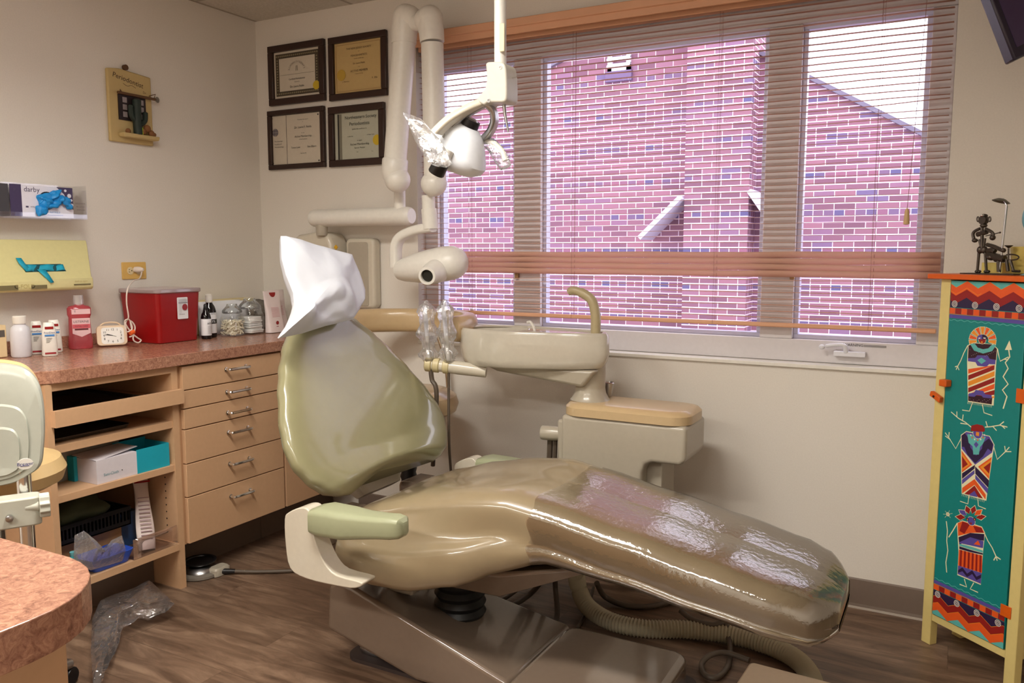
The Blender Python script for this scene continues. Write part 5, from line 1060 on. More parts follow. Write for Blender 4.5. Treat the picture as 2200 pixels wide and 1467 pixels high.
q = SD(20, 1112, D0-0.07); MB().lathe([(0.008, 0), (0.008, 0.012), (0.004, 0.014)], q, NRM, 14).obj('clamp_screw', STEEL, os_)
sc0 = Vector((p0.x-0.02, p0.y+0.30, 0)); zs_ = SD(60, 1040, D0).z
# seat and body ring seen below the shell
rg = [SD(150, 1000, D0+0.35), SD(112, 1020, D0+0.15), SD(60, 1035, D0+0.02), SD(0, 1070, D0-0.0), SD(-60, 1060, D0+0.1)]
sc1 = SD(-20, 1015, D0+0.22)
MB().lathe([(0.0, -0.045), (0.14, -0.045), (0.168, -0.03), (0.178, 0), (0.165, 0.03), (0.12, 0.045), (0.0, 0.048)], sc1, n=36).obj('seat', MATS['butter tan vinyl'], os_)
MB().tube([(sc1.x, sc1.y, sc1.z-0.04), (sc1.x, sc1.y, 0.12)], 0.025, 16).obj('gas_column', CHROME, os_)
MB().tube([(p0.x, p0.y, 0.37), (sc1.x, sc1.y, 0.40)], 0.014, 12).obj('back_bracket', STEEL, os_)
for k in range(5):
    a = 2*PI*k/5+0.63; e = Vector((sc1.x+0.24*math.cos(a), sc1.y+0.24*math.sin(a), 0.065)); MB().tube([(sc1.x, sc1.y, 0.12), e], [0.026, 0.016], 10).obj('leg', STEEL, os_)
    MB().lathe([(0.024, -0.012), (0.027, -0.008), (0.027, 0.008), (0.024, 0.012)], (e.x, e.y, 0.027), (-math.sin(a), math.cos(a), 0), 16).obj('castor', BLACK, os_)

# ================================================================ PAINTED CABINET (angled in front of the window wall)
P0 = Vector((3.128, -0.18, 0)); DF = Vector((0.745, -0.667, 0)).normalized(); NF = Vector((DF.y, -DF.x, 0)); UZ = Vector((0, 0, 1))
def FP(px, py, off=0.0):
    r = ray(px, py); t = (P0+NF*off-CAM).dot(NF)/r.dot(NF); q = CAM+r*t-P0; return (q.dot(DF), q.z)
def CB(s, dpt, z): return P0+DF*s-NF*dpt+UZ*z      # along the face, depth behind it, height
def cbox(mb, s0, s1, d0, d1, z0, z1):
    return mb.hexa([CB(s0, d0, z0), CB(s1, d0, z0), CB(s1, d1, z0), CB(s0, d1, z0)], [CB(s0, d0, z1), CB(s1, d0, z1), CB(s1, d1, z1), CB(s0, d1, z1)])
pcab = thing('painted_cabinet', 'tall cream cabinet with turquoise door painted with three robed figures', 'cabinet', tuple(CB(0.17, 0.11, 0)))
CRM = mat('butter cream paint', sc(226, 206, 134), 0.45, bump=(50, 0.03)); ORG = mat('orange paint', sc(222, 96, 18), 0.4); TEAL = mat('turquoise paint', sc(14, 132, 128), 0.45, bump=(60, 0.03))
CWD, CDP = 0.342, 0.165
for s0, s1 in ((0, 0.036), (CWD-0.036, CWD)):
    for d0, d1 in ((0, 0.03), (CDP-0.03, CDP)): cbox(MB(), s0, s1, d0, d1, 0, 1.213).obj('leg', CRM, pcab, bevel=0.002)
b = MB(); cbox(b, 0.036, CWD-0.036, 0.004, 0.016, 0.085, 0.108); cbox(b, 0.036, CWD-0.036, CDP-0.02, CDP-0.008, 0.09, 1.213); cbox(b, 0.006, 0.018, 0.03, CDP-0.03, 0.09, 1.213); cbox(b, CWD-0.018, CWD-0.006, 0.03, CDP-0.03, 0.09, 1.213); cbox(b, 0.018, CWD-0.018, 0.018, CDP-0.02, 0.09, 0.11)
b.obj('side_panels', CRM, pcab, smooth=False)
cbox(MB(), -0.037, CWD+0.037, -0.02, CDP+0.004, 1.213, 1.229).obj('top_board', ORG, pcab, bevel=0.002)
DS0, DS1, DZ0, DZ1 = 0.039, 0.301, 0.111, 1.209
door = cbox(MB(), DS0, DS1, -0.001, 0.014, DZ0, DZ1).obj('door', TEAL, pcab, bevel=0.0015)
b = MB(); cbox(b, DS1-0.012, DS1+0.028, -0.0045, -0.001, 0.862, 0.892+0.012); b.obj('hinge', ORG, pcab, bevel=0.001)
hz_ = FP(2170, 1315)[1]; b = MB(); cbox(b, DS1-0.016, DS1+0.018, -0.0045, -0.001, hz_-0.02, hz_+0.016); b.obj('hinge', ORG, pcab, bevel=0.001)
b = MB(); q = FP(2197, 697); 
s_, z_ = FP(2037, 822); cbox(MB(), s_-0.013, s_+0.015, -0.026, -0.001, z_-0.011, z_+0.011).obj('door_knob', ORG, pcab, bevel=0.003)
s_, z_ = FP(2016, 852); b = MB(); b.hexa([CB(s_-0.018, -0.004, z_+0.002), CB(s_+0.022, -0.004, z_-0.016), CB(s_+0.024, -0.004, z_+0.002), CB(s_-0.014, -0.004, z_+0.018)], [CB(s_-0.018, -0.02, z_+0.002), CB(s_+0.022, -0.02, z_-0.016), CB(s_+0.024, -0.02, z_+0.002), CB(s_-0.014, -0.02, z_+0.018)])
b.obj('turn_latch', ORG, pcab, bevel=0.002)
q = CB(s_, -0.0205, z_+0.002); MB().lathe([(0.004, 0), (0.0035, 0.0015), (0, 0.0015)], q, NF, 10).obj('latch_screw', BLACK, pcab)
# hand painted decoration: flat paint shapes on the door
PAINT = {'R': sc(150, 26, 22), 'O': sc(236, 92, 30), 'Y': sc(240, 150, 40), 'P': sc(44, 26, 66), 'V': sc(92, 78, 160), 'C': sc(238, 232, 190), 'T': sc(96, 186, 180), 'D': sc(52, 14, 34), 'W': sc(232, 224, 214)}
PM = {k: mat('paint '+k, v, 0.5) for k, v in PAINT.items()}
class Art:
    def __init__(s): s.b = MB(); s.lay = 0
    def poly(s, c, pts, lift=None):
        s.lay += 1; d = -0.0012-(s.lay % 400)*0.0000035; s.b.use(PM[c]); s.b.add([CB(a, d, z) for a, z in pts], [tuple(range(len(pts)))])
    def line(s, c, pts, w):
        s.b.use(PM[c]); s.lay += 1; d = -0.0013-(s.lay % 400)*0.0000035; n = len(pts); L = []; R = []
        for i, (a, z) in enumerate(pts):
            q0, q1 = pts[max(i-1, 0)], pts[min(i+1, n-1)]; dx, dz = q1[0]-q0[0], q1[1]-q0[1]; ln = math.hypot(dx, dz) or 1; nx, nz = -dz/ln*w/2, dx/ln*w/2
            L.append(CB(a+nx, d, z+nz)); R.append(CB(a-nx, d, z-nz))
        s.b.add(L+R, [(i, i+1, n+i+1, n+i) for i in range(n-1)])
    def circ(s, c, a, z, r, n=20, rx=None): s.poly(c, [(a+(rx or r)*math.cos(2*PI*k/n), z+r*math.sin(2*PI*k/n)) for k in range(n)])
DWW = DS1-DS0
def zig(art, c, zc, th, amp, ph=0.25, per=3.3, line='Y'):
    N_ = 67; up, lo = [], []
    for i in range(N_):
        s = DS0+0.001+(DWW-0.002)*i/(N_-1); t = (i/(N_-1)*per+ph) % 1; tri = 1-4*abs(t-0.5) if True else 0
        up.append((s, zc+th/2-tri*amp)); lo.append((s, zc-th/2-tri*amp))
    for i in range(N_-1): art.poly(c, [up[i], up[i+1], lo[i+1], lo[i]])
    if line: art.line(line, up, 0.0012)
def band(art, ztop, sgn):
    z = lambda d: ztop-sgn*d
    art.poly('P', [(DS0+0.001, z(0.03)), (DS1-0.001, z(0.03)), (DS1-0.001, z(0.084)), (DS0+0.001, z(0.084))])
    art.poly('T', [(DS0+0.001, z(0.001)), (DS1-0.001, z(0.001)), (DS1-0.001, z(0.03)), (DS0+0.001, z(0.03))])
    ph = 0.25
    zig(art, 'R', z(0.047), 0.030, 0.0105*sgn, ph); zig(art, 'O', z(0.024), 0.026, 0.0105*sgn, ph)
    for k in range(4):
        s = DS0+0.018+k*DWW/3.55; 
        if s < DS1-0.012:
            art.circ('W', s, z(0.073), 0.0105); art.circ('P', s, z(0.073), 0.0085); art.circ('W', s, z(0.073), 0.0065); art.circ('P', s, z(0.073), 0.0045); art.circ('W', s, z(0.073), 0.002)
    for k in range(12):
        a0_, a1_ = DS0+0.001+k*(DWW-0.002)/12, DS0+0.001+(k+1)*(DWW-0.002)/12; art.poly('O' if k % 2 == 0 else 'R', [(a0_, z(0.086)), (a1_-0.001, z(0.086)), (a1_-0.001, z(0.104)), (a0_, z(0.104))])
    art.poly('V', [(DS0+0.001, z(0.107)), (DS1-0.001, z(0.107)), (DS1-0.001, z(0.118)), (DS0+0.001, z(0.118))])
    art.line('Y', [(DS0+0.001, z(0.1055)), (DS1-0.001, z(0.1055))], 0.001)
    art.line('T', [(DS0+0.002+i*(DWW-0.004)/60, z(0.124+0.002*math.sin(i*1.1))) for i in range(61)], 0.002)
art = Art(); band(art, DZ1, 1); art.b.obj('top_border', None, door, smooth=False, recalc=False)
art = Art(); band(art, DZ0, -1); art.b.obj('bottom_border', None, door, smooth=False, recalc=False)
def Q1(x, y): return FP(1900+x/2.82, 380+y/2.82)
def Q2(x, y): return FP(1900+x/2.377, 850+y/2.377)
def quads(art, Q, seq):
    for c, pts in seq: art.poly(c, [Q(*p) for p in pts])
def lns(art, Q, seq, w=0.0028, c='C'):
    for pts in seq: art.line(c, [Q(*p) for p in pts], w)
# figure with sun rays
art = Art(); Q = Q1
for k in range(9):
    a = math.radians(-8+196*k/8); cx_, cy2 = 597, 990; r1_, r2_ = 38, 82; da = 0.17
    art.poly('C', [Q(cx_+r*math.cos(a+s*da*q_), cy2-r*math.sin(a+s*da*q_)) for r, s, q_ in ((r1_-2, -1, 1.1), (r2_+3, -1, 1.12), (r2_+3, 1, 1.12), (r1_-2, 1, 1.1))])
    art.poly('O' if k % 2 else 'Y', [Q(cx_+r*math.cos(a+s*da), cy2-r*math.sin(a+s*da)) for r, s in ((r1_, -0.8), (r2_, -0.9), (r2_, 0.9), (r1_, 0.8))])
quads(art, Q, [('C', [(508, 1018), (540, 1004), (660, 1012), (688, 1040), (680, 1120), (664, 1385), (508, 1362), (503, 1120)]), ('D', [(512, 1022), (540, 1008), (658, 1016), (684, 1042), (678, 1110), (508, 1098)]),
    ('T', [(520, 1010), (680, 1018), (655, 1055), (600, 1070), (545, 1052)]), ('D', [(548, 1008), (655, 1014), (632, 1038), (600, 1044), (568, 1034)]),
    ('V', [(508, 1098), (552, 1096), (566, 1080), (628, 1082), (640, 1102), (676, 1108), (674, 1136), (636, 1134), (622, 1150), (566, 1144), (554, 1122), (508, 1116)]), ('T', [(565, 1110), (590, 1095), (618, 1114), (590, 1133)])])
for k in range(7):
    y0 = 1130+k*38; c = ('O', 'R', 'Y', 'R')[k % 4]
    art.poly(c, [Q(510, min(y0+34, 1335)), Q(510, min(y0+62, 1335)), Q(668, min(max(y0+0, 1142), 1340)), Q(670, min(max(y0-30, 1140), 1340))])
quads(art, Q, [('D', [(510, 1316), (656, 1336), (652, 1378), (510, 1356)]), ('V', [(512, 1312), (545, 1306), (555, 1290), (600, 1296), (612, 1316), (652, 1322), (652, 1342), (600, 1336), (590, 1324), (560, 1320), (548, 1332), (512, 1328)])])
for k in range(16): art.circ('W', *Q(520+k*10.2, 1046+((k*37) % 42)), 0.0008, 6)
for k in range(12): art.circ('W', *Q(520+k*11, 1345+((k*13) % 20)), 0.0008, 6)
art.circ('C', *Q(595, 986), 0.0138); art.circ('R', *Q(595, 986), 0.0125); art.poly('V', [Q(562, 984), Q(566, 965), Q(580, 956), Q(595, 954), Q(595, 984)]); art.poly('P', [Q(595, 984), Q(595, 954), Q(612, 957), Q(625, 968), Q(628, 984)])
art.poly('W', [Q(572, 974), Q(584, 972), Q(584, 979), Q(572, 981)]); art.poly('W', [Q(602, 972), Q(616, 974), Q(616, 981), Q(602, 979)]); art.poly('Y', [Q(588, 996), Q(598, 996), Q(598, 1006), Q(588, 1006)])
lns(art, Q, [[(508, 1020), (484, 1065), (466, 1110), (446, 1148)], [(448, 1145), (430, 1150)], [(446, 1148), (437, 1168)], [(446, 1148), (455, 1170)], [(688, 1040), (695, 1080), (704, 1116), (754, 1090)], [(728, 1104), (752, 1108)], [(536, 1366), (518, 1418), (474, 1412)], [(596, 1378), (606, 1428), (656, 1445)]])
lns(art, Q, [[(755, 1040), (762, 1090), (735, 1125), (752, 1160), (722, 1210), (752, 1255), (718, 1290), (745, 1330), (722, 1404)]], 0.004); art.poly('C', [Q(732, 1048), Q(760, 990), Q(775, 1048)])
lns(art, Q, [[(508+k*8.5, 1362+k*1.3), (506+k*8.5, 1374+k*1.3)] for k in range(18)], 0.001)
art.b.obj('sun_ray_figure', None, door, smooth=False, recalc=False)
# horned figure
art = Art(); Q = Q2
lns(art, Q, [[(445, 160), (415, 135), (380, 115), (342, 82)], [(400, 128), (404, 96)], [(372, 110), (372, 80)], [(425, 145), (390, 140)], [(515, 160), (545, 158), (590, 150), (630, 160)], [(528, 158), (520, 130)], [(555, 156), (575, 178)], [(590, 150), (612, 132)], [(600, 152), (618, 168)]], 0.003)
lns(art, Q, [[(395, 215), (366, 270), (330, 212)], [(330, 212), (312, 188)], [(330, 212), (333, 186)], [(340, 225), (312, 205)], [(560, 260), (578, 325), (620, 285)], [(620, 285), (650, 285)], [(620, 285), (640, 262)], [(620, 285), (616, 256)], [(435, 505), (428, 552), (388, 538)], [(478, 515), (482, 562), (520, 578)]])
quads(art, Q, [('C', [(392, 200), (420, 180), (540, 205), (564, 250), (555, 300), (522, 536), (396, 500), (392, 290)]), ('V', [(395, 203), (420, 184), (538, 208), (560, 250), (552, 290), (465, 352), (396, 270)]),
    ('P', [(395, 205), (412, 190), (440, 230), (440, 262), (470, 305), (500, 270), (505, 240), (535, 218), (557, 245), (550, 285), (530, 270), (505, 310), (465, 345), (425, 300), (410, 262), (397, 260)]),
    ('T', [(425, 195), (520, 210), (505, 245), (490, 262), (484, 300), (456, 300), (452, 258), (432, 240)]), ('V', [(470, 234), (483, 250), (470, 266), (458, 248)]),
    ('O', [(396, 280), (450, 352), (398, 392)]), ('Y', [(398, 292), (440, 350), (400, 380)]), ('R', [(398, 308), (428, 350), (400, 370)]), ('O', [(550, 312), (480, 362), (536, 425)]), ('Y', [(548, 325), (490, 364), (536, 412)]), ('R', [(546, 338), (508, 366), (536, 398)]),
    ('P', [(398, 396), (465, 352), (462, 372), (398, 425)]), ('V', [(398, 428), (462, 378), (462, 398), (398, 452)]), ('P', [(465, 360), (536, 432), (532, 470), (466, 398)]), ('V', [(466, 402), (532, 474), (528, 500), (466, 425)]),
    ('O', [(399, 470), (462, 425), (520, 505), (518, 530), (462, 455), (399, 498)]), ('R', [(410, 500), (462, 458), (505, 525)]), ('V', [(430, 508), (462, 485), (480, 518)])])
art.circ('C', *Q(478, 190), 0.0185, rx=0.0175); art.circ('V', *Q(478, 190), 0.0172, rx=0.0162); art.poly('R', [Q(442, 180), Q(446, 152), Q(475, 145), Q(505, 152), Q(516, 172), Q(512, 184)]); art.poly('Y', [Q(470, 184), Q(486, 187), Q(485, 206), Q(469, 203)])
for k in range(7): a = PI*(1.08+0.84*k/6); art.circ('O' if k % 2 else 'W', *Q(478+36*math.cos(a), 192-34*math.sin(a)), 0.0028, 8)
lns(art, Q, [[(400+k*8, 500+k*2.3), (398+k*8, 512+k*2.3)] for k in range(15)], 0.001)
art.b.obj('horned_figure', None, door, smooth=False, recalc=False)
# flower headed figure
art = Art(); Q = Q2
for k in range(6):
    a = math.radians(8+165*k/5); x_, y_ = 442+0, 625; tip = (x_+78*math.cos(a), y_-66*math.sin(a)); pr_ = (-math.sin(a)*15, -math.cos(a)*15); md = (x_+52*math.cos(a), y_-44*math.sin(a)); bs = (x_+26*math.cos(a), y_-22*math.sin(a))
    art.poly('C', [Q(*bs), Q(md[0]+pr_[0]*1.2, md[1]+pr_[1]*1.2), Q(tip[0]+4*math.cos(a), tip[1]-4*math.sin(a)), Q(md[0]-pr_[0]*1.2, md[1]-pr_[1]*1.2)]); art.poly(('R', 'O', 'R', 'R', 'V', 'R')[k], [Q(*bs), Q(md[0]+pr_[0], md[1]+pr_[1]), Q(*tip), Q(md[0]-pr_[0], md[1]-pr_[1])])
quads(art, Q, [('C', [(372, 650), (400, 636), (500, 668), (516, 700), (506, 790), (494, 966), (374, 915), (380, 800)]), ('O', [(376, 650), (400, 640), (498, 672), (512, 700), (440, 700), (378, 716)]), ('R', [(400, 642), (440, 655), (410, 705), (385, 690)]), ('R', [(455, 665), (498, 674), (508, 700), (470, 696)]),
    ('P', [(380, 722), (440, 700), (512, 706), (510, 740), (440, 730), (384, 762)]), ('V', [(384, 748), (440, 722), (508, 742), (505, 778), (384, 752)]), ('O', [(458, 758), (480, 738), (492, 764)]), ('T', [(384, 755), (415, 762), (445, 770), (475, 780), (504, 790), (504, 802), (470, 792), (440, 784), (384, 766)]), ('P', [(384, 768), (440, 786), (504, 804), (504, 812), (440, 798), (384, 782)]),
    ('O', [(382, 784), (502, 816), (500, 905), (378, 866)]), ('V', [(378, 866), (498, 905), (494, 960), (376, 910)]), ('P', [(378, 890), (400, 876), (424, 908), (450, 890), (472, 924), (497, 912), (495, 930), (472, 942), (450, 910), (424, 926), (400, 896), (377, 904)])])
for k in range(6):
    t = 0.06+k*0.165; art.poly('R', [Q(382+120*t, 784+32*t), Q(382+120*(t+0.08), 784+32*(t+0.08)), Q(378+122*(t+0.08), 866+39*(t+0.08)), Q(378+122*t, 866+39*t)])
art.circ('C', *Q(445, 640), 0.0142, rx=0.0150); art.circ('V', *Q(445, 640), 0.0130, rx=0.0138)
for xx in (426, 462): art.circ('P', *Q(xx, 630), 0.005, 10); art.circ('Y', *Q(xx, 631), 0.0022, 8)
art.poly('R', [Q(436, 646), Q(450, 648), Q(444, 662)])
lns(art, Q, [[(374, 650), (352, 688), (330, 722)], [(318, 640), (324, 690), (320, 740), (326, 790), (316, 850), (320, 902)], [(512, 700), (530, 740), (552, 775), (572, 820)], [(572, 820), (560, 840)], [(572, 820), (578, 842)], [(572, 820), (596, 836)], [(410, 935), (422, 976), (386, 962)], [(458, 955), (440, 986), (480, 1004)]], 0.0034)
art.circ('C', *Q(326, 605), 0.0065); art.circ('R', *Q(326, 605), 0.003); lns(art, Q, [[(326, 605), (326+24*math.cos(a_), 605-22*math.sin(a_))] for a_ in (0.2, 1.2, 2.2, 3.1, 4.0, 5.3)], 0.001)
art.b.obj('flower_headed_figure', None, door, smooth=False, recalc=False)

# things on the painted cabinet
ZT = 1.2295
def SPt(px, py, off=-0.08): r = ray(px, py); t = (P0+NF*off-CAM).dot(NF)/r.dot(NF); return CAM+r*t
IR = mat('dark iron', sc(84, 76, 68), 0.42, 0.75)
base_l, base_r = SPt(2080, 583), SPt(2196, 585)
sc0_ = thing('metal_sculpture', 'small dark metal sculpture of a dentist figure with chair and lamp', 'sculpture', ((base_l.x+base_r.x)/2, (base_l.y+base_r.y)/2, ZT))
def z0fix(p): return p
dzs = ZT+0.003-base_l.z
def SS(px, py, off=-0.08): return SPt(px, py, off)+Vector((0, 0, dzs))
bb_ = MB(); bb_.hexa([base_l+DF*0-NF*0.035, base_r-NF*0.035, base_r+NF*0.035, base_l+NF*0.035], [p+UZ*0.0025 for p in (base_l-NF*0.035, base_r-NF*0.035, base_r+NF*0.035, base_l+NF*0.035)])
for i in range(len(bb_.v)): bb_.v[i] = Vector((bb_.v[i].x, bb_.v[i].y, ZT if i < 4 else ZT+0.003))
bb_.obj('base_plate', IR, sc0_)
def Z(x, y, off=-0.08): return SS(2040+x/7.34, 400+y/7.34, off)
m1 = MB(); m1.tube([Z(465, 1030), Z(440, 1320)], [0.0045, 0.004], 8).tube([Z(565, 1030), Z(582, 1320)], [0.0045, 0.004], 8)
for x in (445, 585): m1.ell(Z(x-15, 1325), (0.006, 0.006, 0.005), 10, 6).ell(Z(x+25, 1325), (0.006, 0.006, 0.005), 10, 6)
m1.ell(Z(485, 985), (0.010, 0.009, 0.012), 12, 8).ell(Z(550, 985), (0.010, 0.009, 0.012), 12, 8)
m1.tube([Z(515, 960), Z(515, 640), Z(518, 590)], [0.005, 0.005, 0.004], 8).tube([Z(470, 820), Z(500, 950)], 0.004, 8).tube([Z(560, 800), Z(540, 950)], 0.004, 8).tube([Z(440, 740), Z(590, 700)], 0.008, 8)
m1.tube(spline([Z(480, 650), Z(400, 690), Z(372, 740), Z(390, 830)], 5), 0.005, 8).ell(Z(400, 835), (0.009, 0.007, 0.007), 10, 6).tube(spline([Z(570, 650), Z(660, 700), Z(690, 740), Z(680, 790)], 5), 0.005, 8).ell(Z(680, 790), (0.009, 0.008, 0.009), 8, 5)
m1.tube([Z(570, 765), Z(790, 712)], 0.0015, 6).ell(Z(797, 710), (0.003, 0.003, 0.003), 8, 6)
m1.obj('dentist_body', IR, sc0_)
m1 = MB(); 
m1.lathe([(0.006, -0.008), (0.013, -0.008), (0.014, 0.0), (0.013, 0.008), (0.006, 0.008)], Z(540, 515), NF, 14).ell(Z(545, 445), (0.011, 0.009, 0.006), 12, 8).ell(Z(540, 600), (0.011, 0.008, 0.007), 12, 8)
for x in (450, 635): m1.tube([Z(x+12*math.cos(a)*1.4, 500+38*math.sin(a)) for a in [2*PI*k/12 for k in range(13)]], 0.002, 6)
m1.obj('dentist_head', IR, sc0_)
MB().ell(Z(515, 438, -0.070), (0.006, 0.003, 0.004), 10, 6).obj('cap_highlight', CHROME, sc0_)
m1 = MB(); m1.tube([Z(790, 1340), Z(905, 290)], [0.003, 0.003], 8).tube([Z(905, 285), Z(845, 175)], 0.0022, 8); m1.obj('lamp_post', STEEL, sc0_)
dd = (Z(990, 250)-Z(640, 195)); cN = (Z(990, 250)+Z(640, 195))/2; axn = (UZ*1.0+NF*(-0.25)+DF*(0.12)).normalized(); MB().lathe([(0.0, 0.010), (0.012, 0.008), (0.0255, 0.0), (0.0255, -0.001), (0.012, 0.006), (0, 0.008)], cN, axn, 28).obj('lamp_disc', mat('olive dark disc', sc(96, 92, 78), 0.4, 0.6), sc0_)
m1 = MB(); m1.tube(spline([Z(590, 900), Z(700, 930), Z(800, 975), Z(870, 1000)], 5), 0.006, 8).ell(Z(850, 990), (0.008, 0.007, 0.007), 10, 6).tube(spline([Z(600, 1000), Z(680, 990), Z(720, 1010)], 5), 0.008, 8).ell(Z(660, 1100), (0.014, 0.012, 0.010), 12, 8).tube([Z(600, 1060), Z(870, 1130)], 0.011, 8).tube([Z(720, 1130), Z(880, 1110)], 0.009, 8)
m1.tube([Z(775, 1150), Z(780, 1330)], 0.006, 8).tube([Z(900, 1130), Z(925, 1320)], 0.005, 8).tube([Z(960, 1140), Z(1010, 1310)], 0.004, 8).tube([Z(990, 1315), Z(1110, 1322)], 0.004, 8)
m1.tube([Z(930, 960), Z(930, 1140)], 0.0025, 8).lathe([(0.002, -0.008), (0.012, 0.0), (0.012, 0.001), (0.0, 0.001)], Z(935, 915), UZ, 14).tube([Z(970+125*math.cos(a), 1100+45*math.sin(a)) for a in [PI*(-0.7+1.5*k/14) for k in range(15)]], 0.0022, 6)
m1.obj('patient_chair', IR, sc0_)
yb_ = SPt(2140, 565, -0.15); t = MB(); cbox(t, (yb_-P0).dot(DF)-0.040, (yb_-P0).dot(DF)+0.035, 0.135, 0.18, ZT, ZT+0.035)
tag(t.obj('yellow_box', mat('lemon yellow card', sc(226, 212, 120), 0.6), bevel=0.002), 'small yellow box behind the metal sculpture', 'box')
q = SPt(2204, 560, -0.15); c_ = (q-P0).dot(DF); t = MB().lathe([(0.030, 0), (0.036, 0.004), (0.040, 0.05), (0.044, 0.085), (0.041, 0.085), (0.036, 0.02), (0, 0.015)], CB(c_, 0.15, ZT), n=24)
tag(t.obj('yellow_pot', mat('mustard pot glaze', sc(206, 184, 96), 0.4)), 'mustard yellow pot cut off by the right picture edge', 'pot')
q = SPt(2204, 468, -0.06); MBt = MB().lathe([(0.0, 0.0), (0.030, 0.001), (0.012, 0.01), (0.004, 0.02), (0.004, 0.10)], CB((q-P0).dot(DF)+0.03, 0.06, ZT), n=20); MBt.ell((q.x+0.018, q.y, q.z), (0.028, 0.02, 0.046), 20, 12)
tag(MBt.obj('teal_ornament', mat('teal glaze', sc(92, 150, 158), 0.35)), 'teal oval ornament on a thin stem at the right picture edge', 'ornament')
# monitor hanging from the ceiling
mo = thing('ceiling_monitor', 'dark flat monitor corner hanging at the upper right', 'monitor', tuple(AY(2190, 60, -0.95)))
def MD(px, py, d=2.25): return CAM+ray(px, py)*d
c_a = MD(2180, 130); e_u = (MD(2130, 0)-c_a).normalized(); e_v = (MD(2262, 90)-c_a).normalized(); n_ = e_u.cross(e_v).normalized(); n_ = n_ if n_.dot(CAM-c_a) > 0 else -n_
def mbox(mb, u0, u1, v0, v1, d0, d1): 
    f = lambda u, v, d: c_a+e_u*u+e_v*v+n_*d
    return mb.hexa([f(u0, v0, d0), f(u1, v0, d0), f(u1, v1, d0), f(u0, v1, d0)], [f(u0, v0, d1), f(u1, v0, d1), f(u1, v1, d1), f(u0, v1, d1)])
mbox(MB(), 0, 0.30, 0, 0.48, -0.045, 0).obj('monitor_case', mat('dark violet black plastic', sc(40, 34, 52), 0.25), mo, bevel=0.006)
mbox(MB(), 0.03, 0.285, 0.018, 0.46, -0.001, 0.0015).obj('screen', mat('violet dark screen', sc(66, 52, 84), 0.15), mo, smooth=False)
q = c_a+e_u*0.2+e_v*0.25-n_*0.05; MB().tube([q, q-n_*0.08, Vector((q.x-n_.x*0.08, q.y-n_.y*0.08, CH))], 0.018, 14).obj('mount_pole', BLACK, mo)

# ================================================================ FLOOR THINGS
# ribbed suction hose
P = [AZ(1238, 1232, 0.16), AZ(1243, 1262, 0.08), AZ(1262, 1302, 0.045), AZ(1310, 1334, 0.032), AZ(1380, 1350, 0.032), AZ(1470, 1352, 0.032), AZ(1560, 1362, 0.032), AZ(1640, 1382, 0.032), AZ(1705, 1412, 0.032), AZ(1740, 1450, 0.032), AZ(1752, 1500, 0.032)]
SPp = spline(P, 40); L = []; rad = []
acc = 0; last = SPp[0]; dens = []
for i in range(1, len(SPp)):
    acc += (SPp[i]-last).length; last = SPp[i]
tot = acc; step = 0.0058; cur = 0; j = 0; pos = 0; pts = [SPp[0]]
for i in range(1, len(SPp)):
    seg = (SPp[i]-SPp[i-1]).length
    while pos+seg >= (len(pts))*step: pts.append(SPp[i-1].lerp(SPp[i], ((len(pts))*step-pos)/seg))
    pos += seg
tag(MB().tube(pts, [0.0315 if i % 2 else 0.0262 for i in range(len(pts))], 18).obj('corrugated_hose', HOSEB, ang=25), 'thick beige ribbed hose curving over the floor under the chair', 'hose')
def hose(pp, r, label, nm='floor_cable', m=HOSE, grp='taupe cables under the chair'):
    tag(MB().tube(spline(pp, 8), r, 10).obj(nm, m), label, 'cable', grp)
hose([AZ(1170, 1200, 0.22), AZ(1166, 1240, 0.12), AZ(1140, 1275, 0.03), AZ(1095, 1303, 0.016), AZ(1060, 1300, 0.016), AZ(1015, 1270, 0.02), AZ(985, 1232, 0.12)], 0.010, 'thick taupe cable looping from the seat to the left over the floor')
hose([AZ(1165, 1236, 0.03), AZ(1120, 1262, 0.02), AZ(1075, 1290, 0.012), AZ(1040, 1288, 0.012), AZ(1000, 1262, 0.02)], 0.007, 'thinner taupe cable just above the thick left loop')
hose([AZ(1192, 1215, 0.22), AZ(1193, 1260, 0.10), AZ(1197, 1320, 0.03), AZ(1186, 1352, 0.012)], 0.0095, 'taupe cable dropping straight down beside the lift arm')
hose([AZ(1275, 1262, 0.03), AZ(1262, 1310, 0.01), AZ(1240, 1350, 0.01)], 0.006, 'thin pale cable slanting down left of the ribbed hose')
hose([AZ(1282, 1252, 0.10), AZ(1300, 1282, 0.03), AZ(1345, 1301, 0.012), AZ(1400, 1302, 0.012), AZ(1450, 1290, 0.012)], 0.010, 'taupe cable curving behind the ribbed hose')
hose([AZ(1462, 1312, 0.07), AZ(1490, 1332, 0.06), AZ(1530, 1342, 0.06), AZ(1558, 1338, 0.065), AZ(1566, 1372, 0.03), AZ(1569, 1400, 0.012), AZ(1563, 1432, 0.012), AZ(1540, 1455, 0.012), AZ(1515, 1450, 0.012), AZ(1507, 1428, 0.012), AZ(1525, 1408, 0.03), AZ(1560, 1402, 0.03), AZ(1610, 1419, 0.03)], 0.0088, 'taupe cable crossing the ribbed hose and coiling into a loop')
# cream floor box
q = AZ(1612, 1420, 0.10); r2 = AZ(1790, 1466, 0.10); ang_ = math.atan2(r2.y-q.y, r2.x-q.x)
b = MB(); Rz = Matrix.Rotation(ang_, 3, 'Z'); pl = [Rz @ Vector((a, c, 0)) for a, c in rrect(0, 0.30, -0.34, 0, 0.018)]
b.hexa([q+p-Vector((0, 0, 0.099)) for p in pl], [q+p for p in pl]); tag(b.obj('floor_junction_box', mat('cream floor box', sc(200, 176, 146), 0.45), bevel=0.006), 'cream utility box on the floor at the bottom edge under the foot rest', 'box')
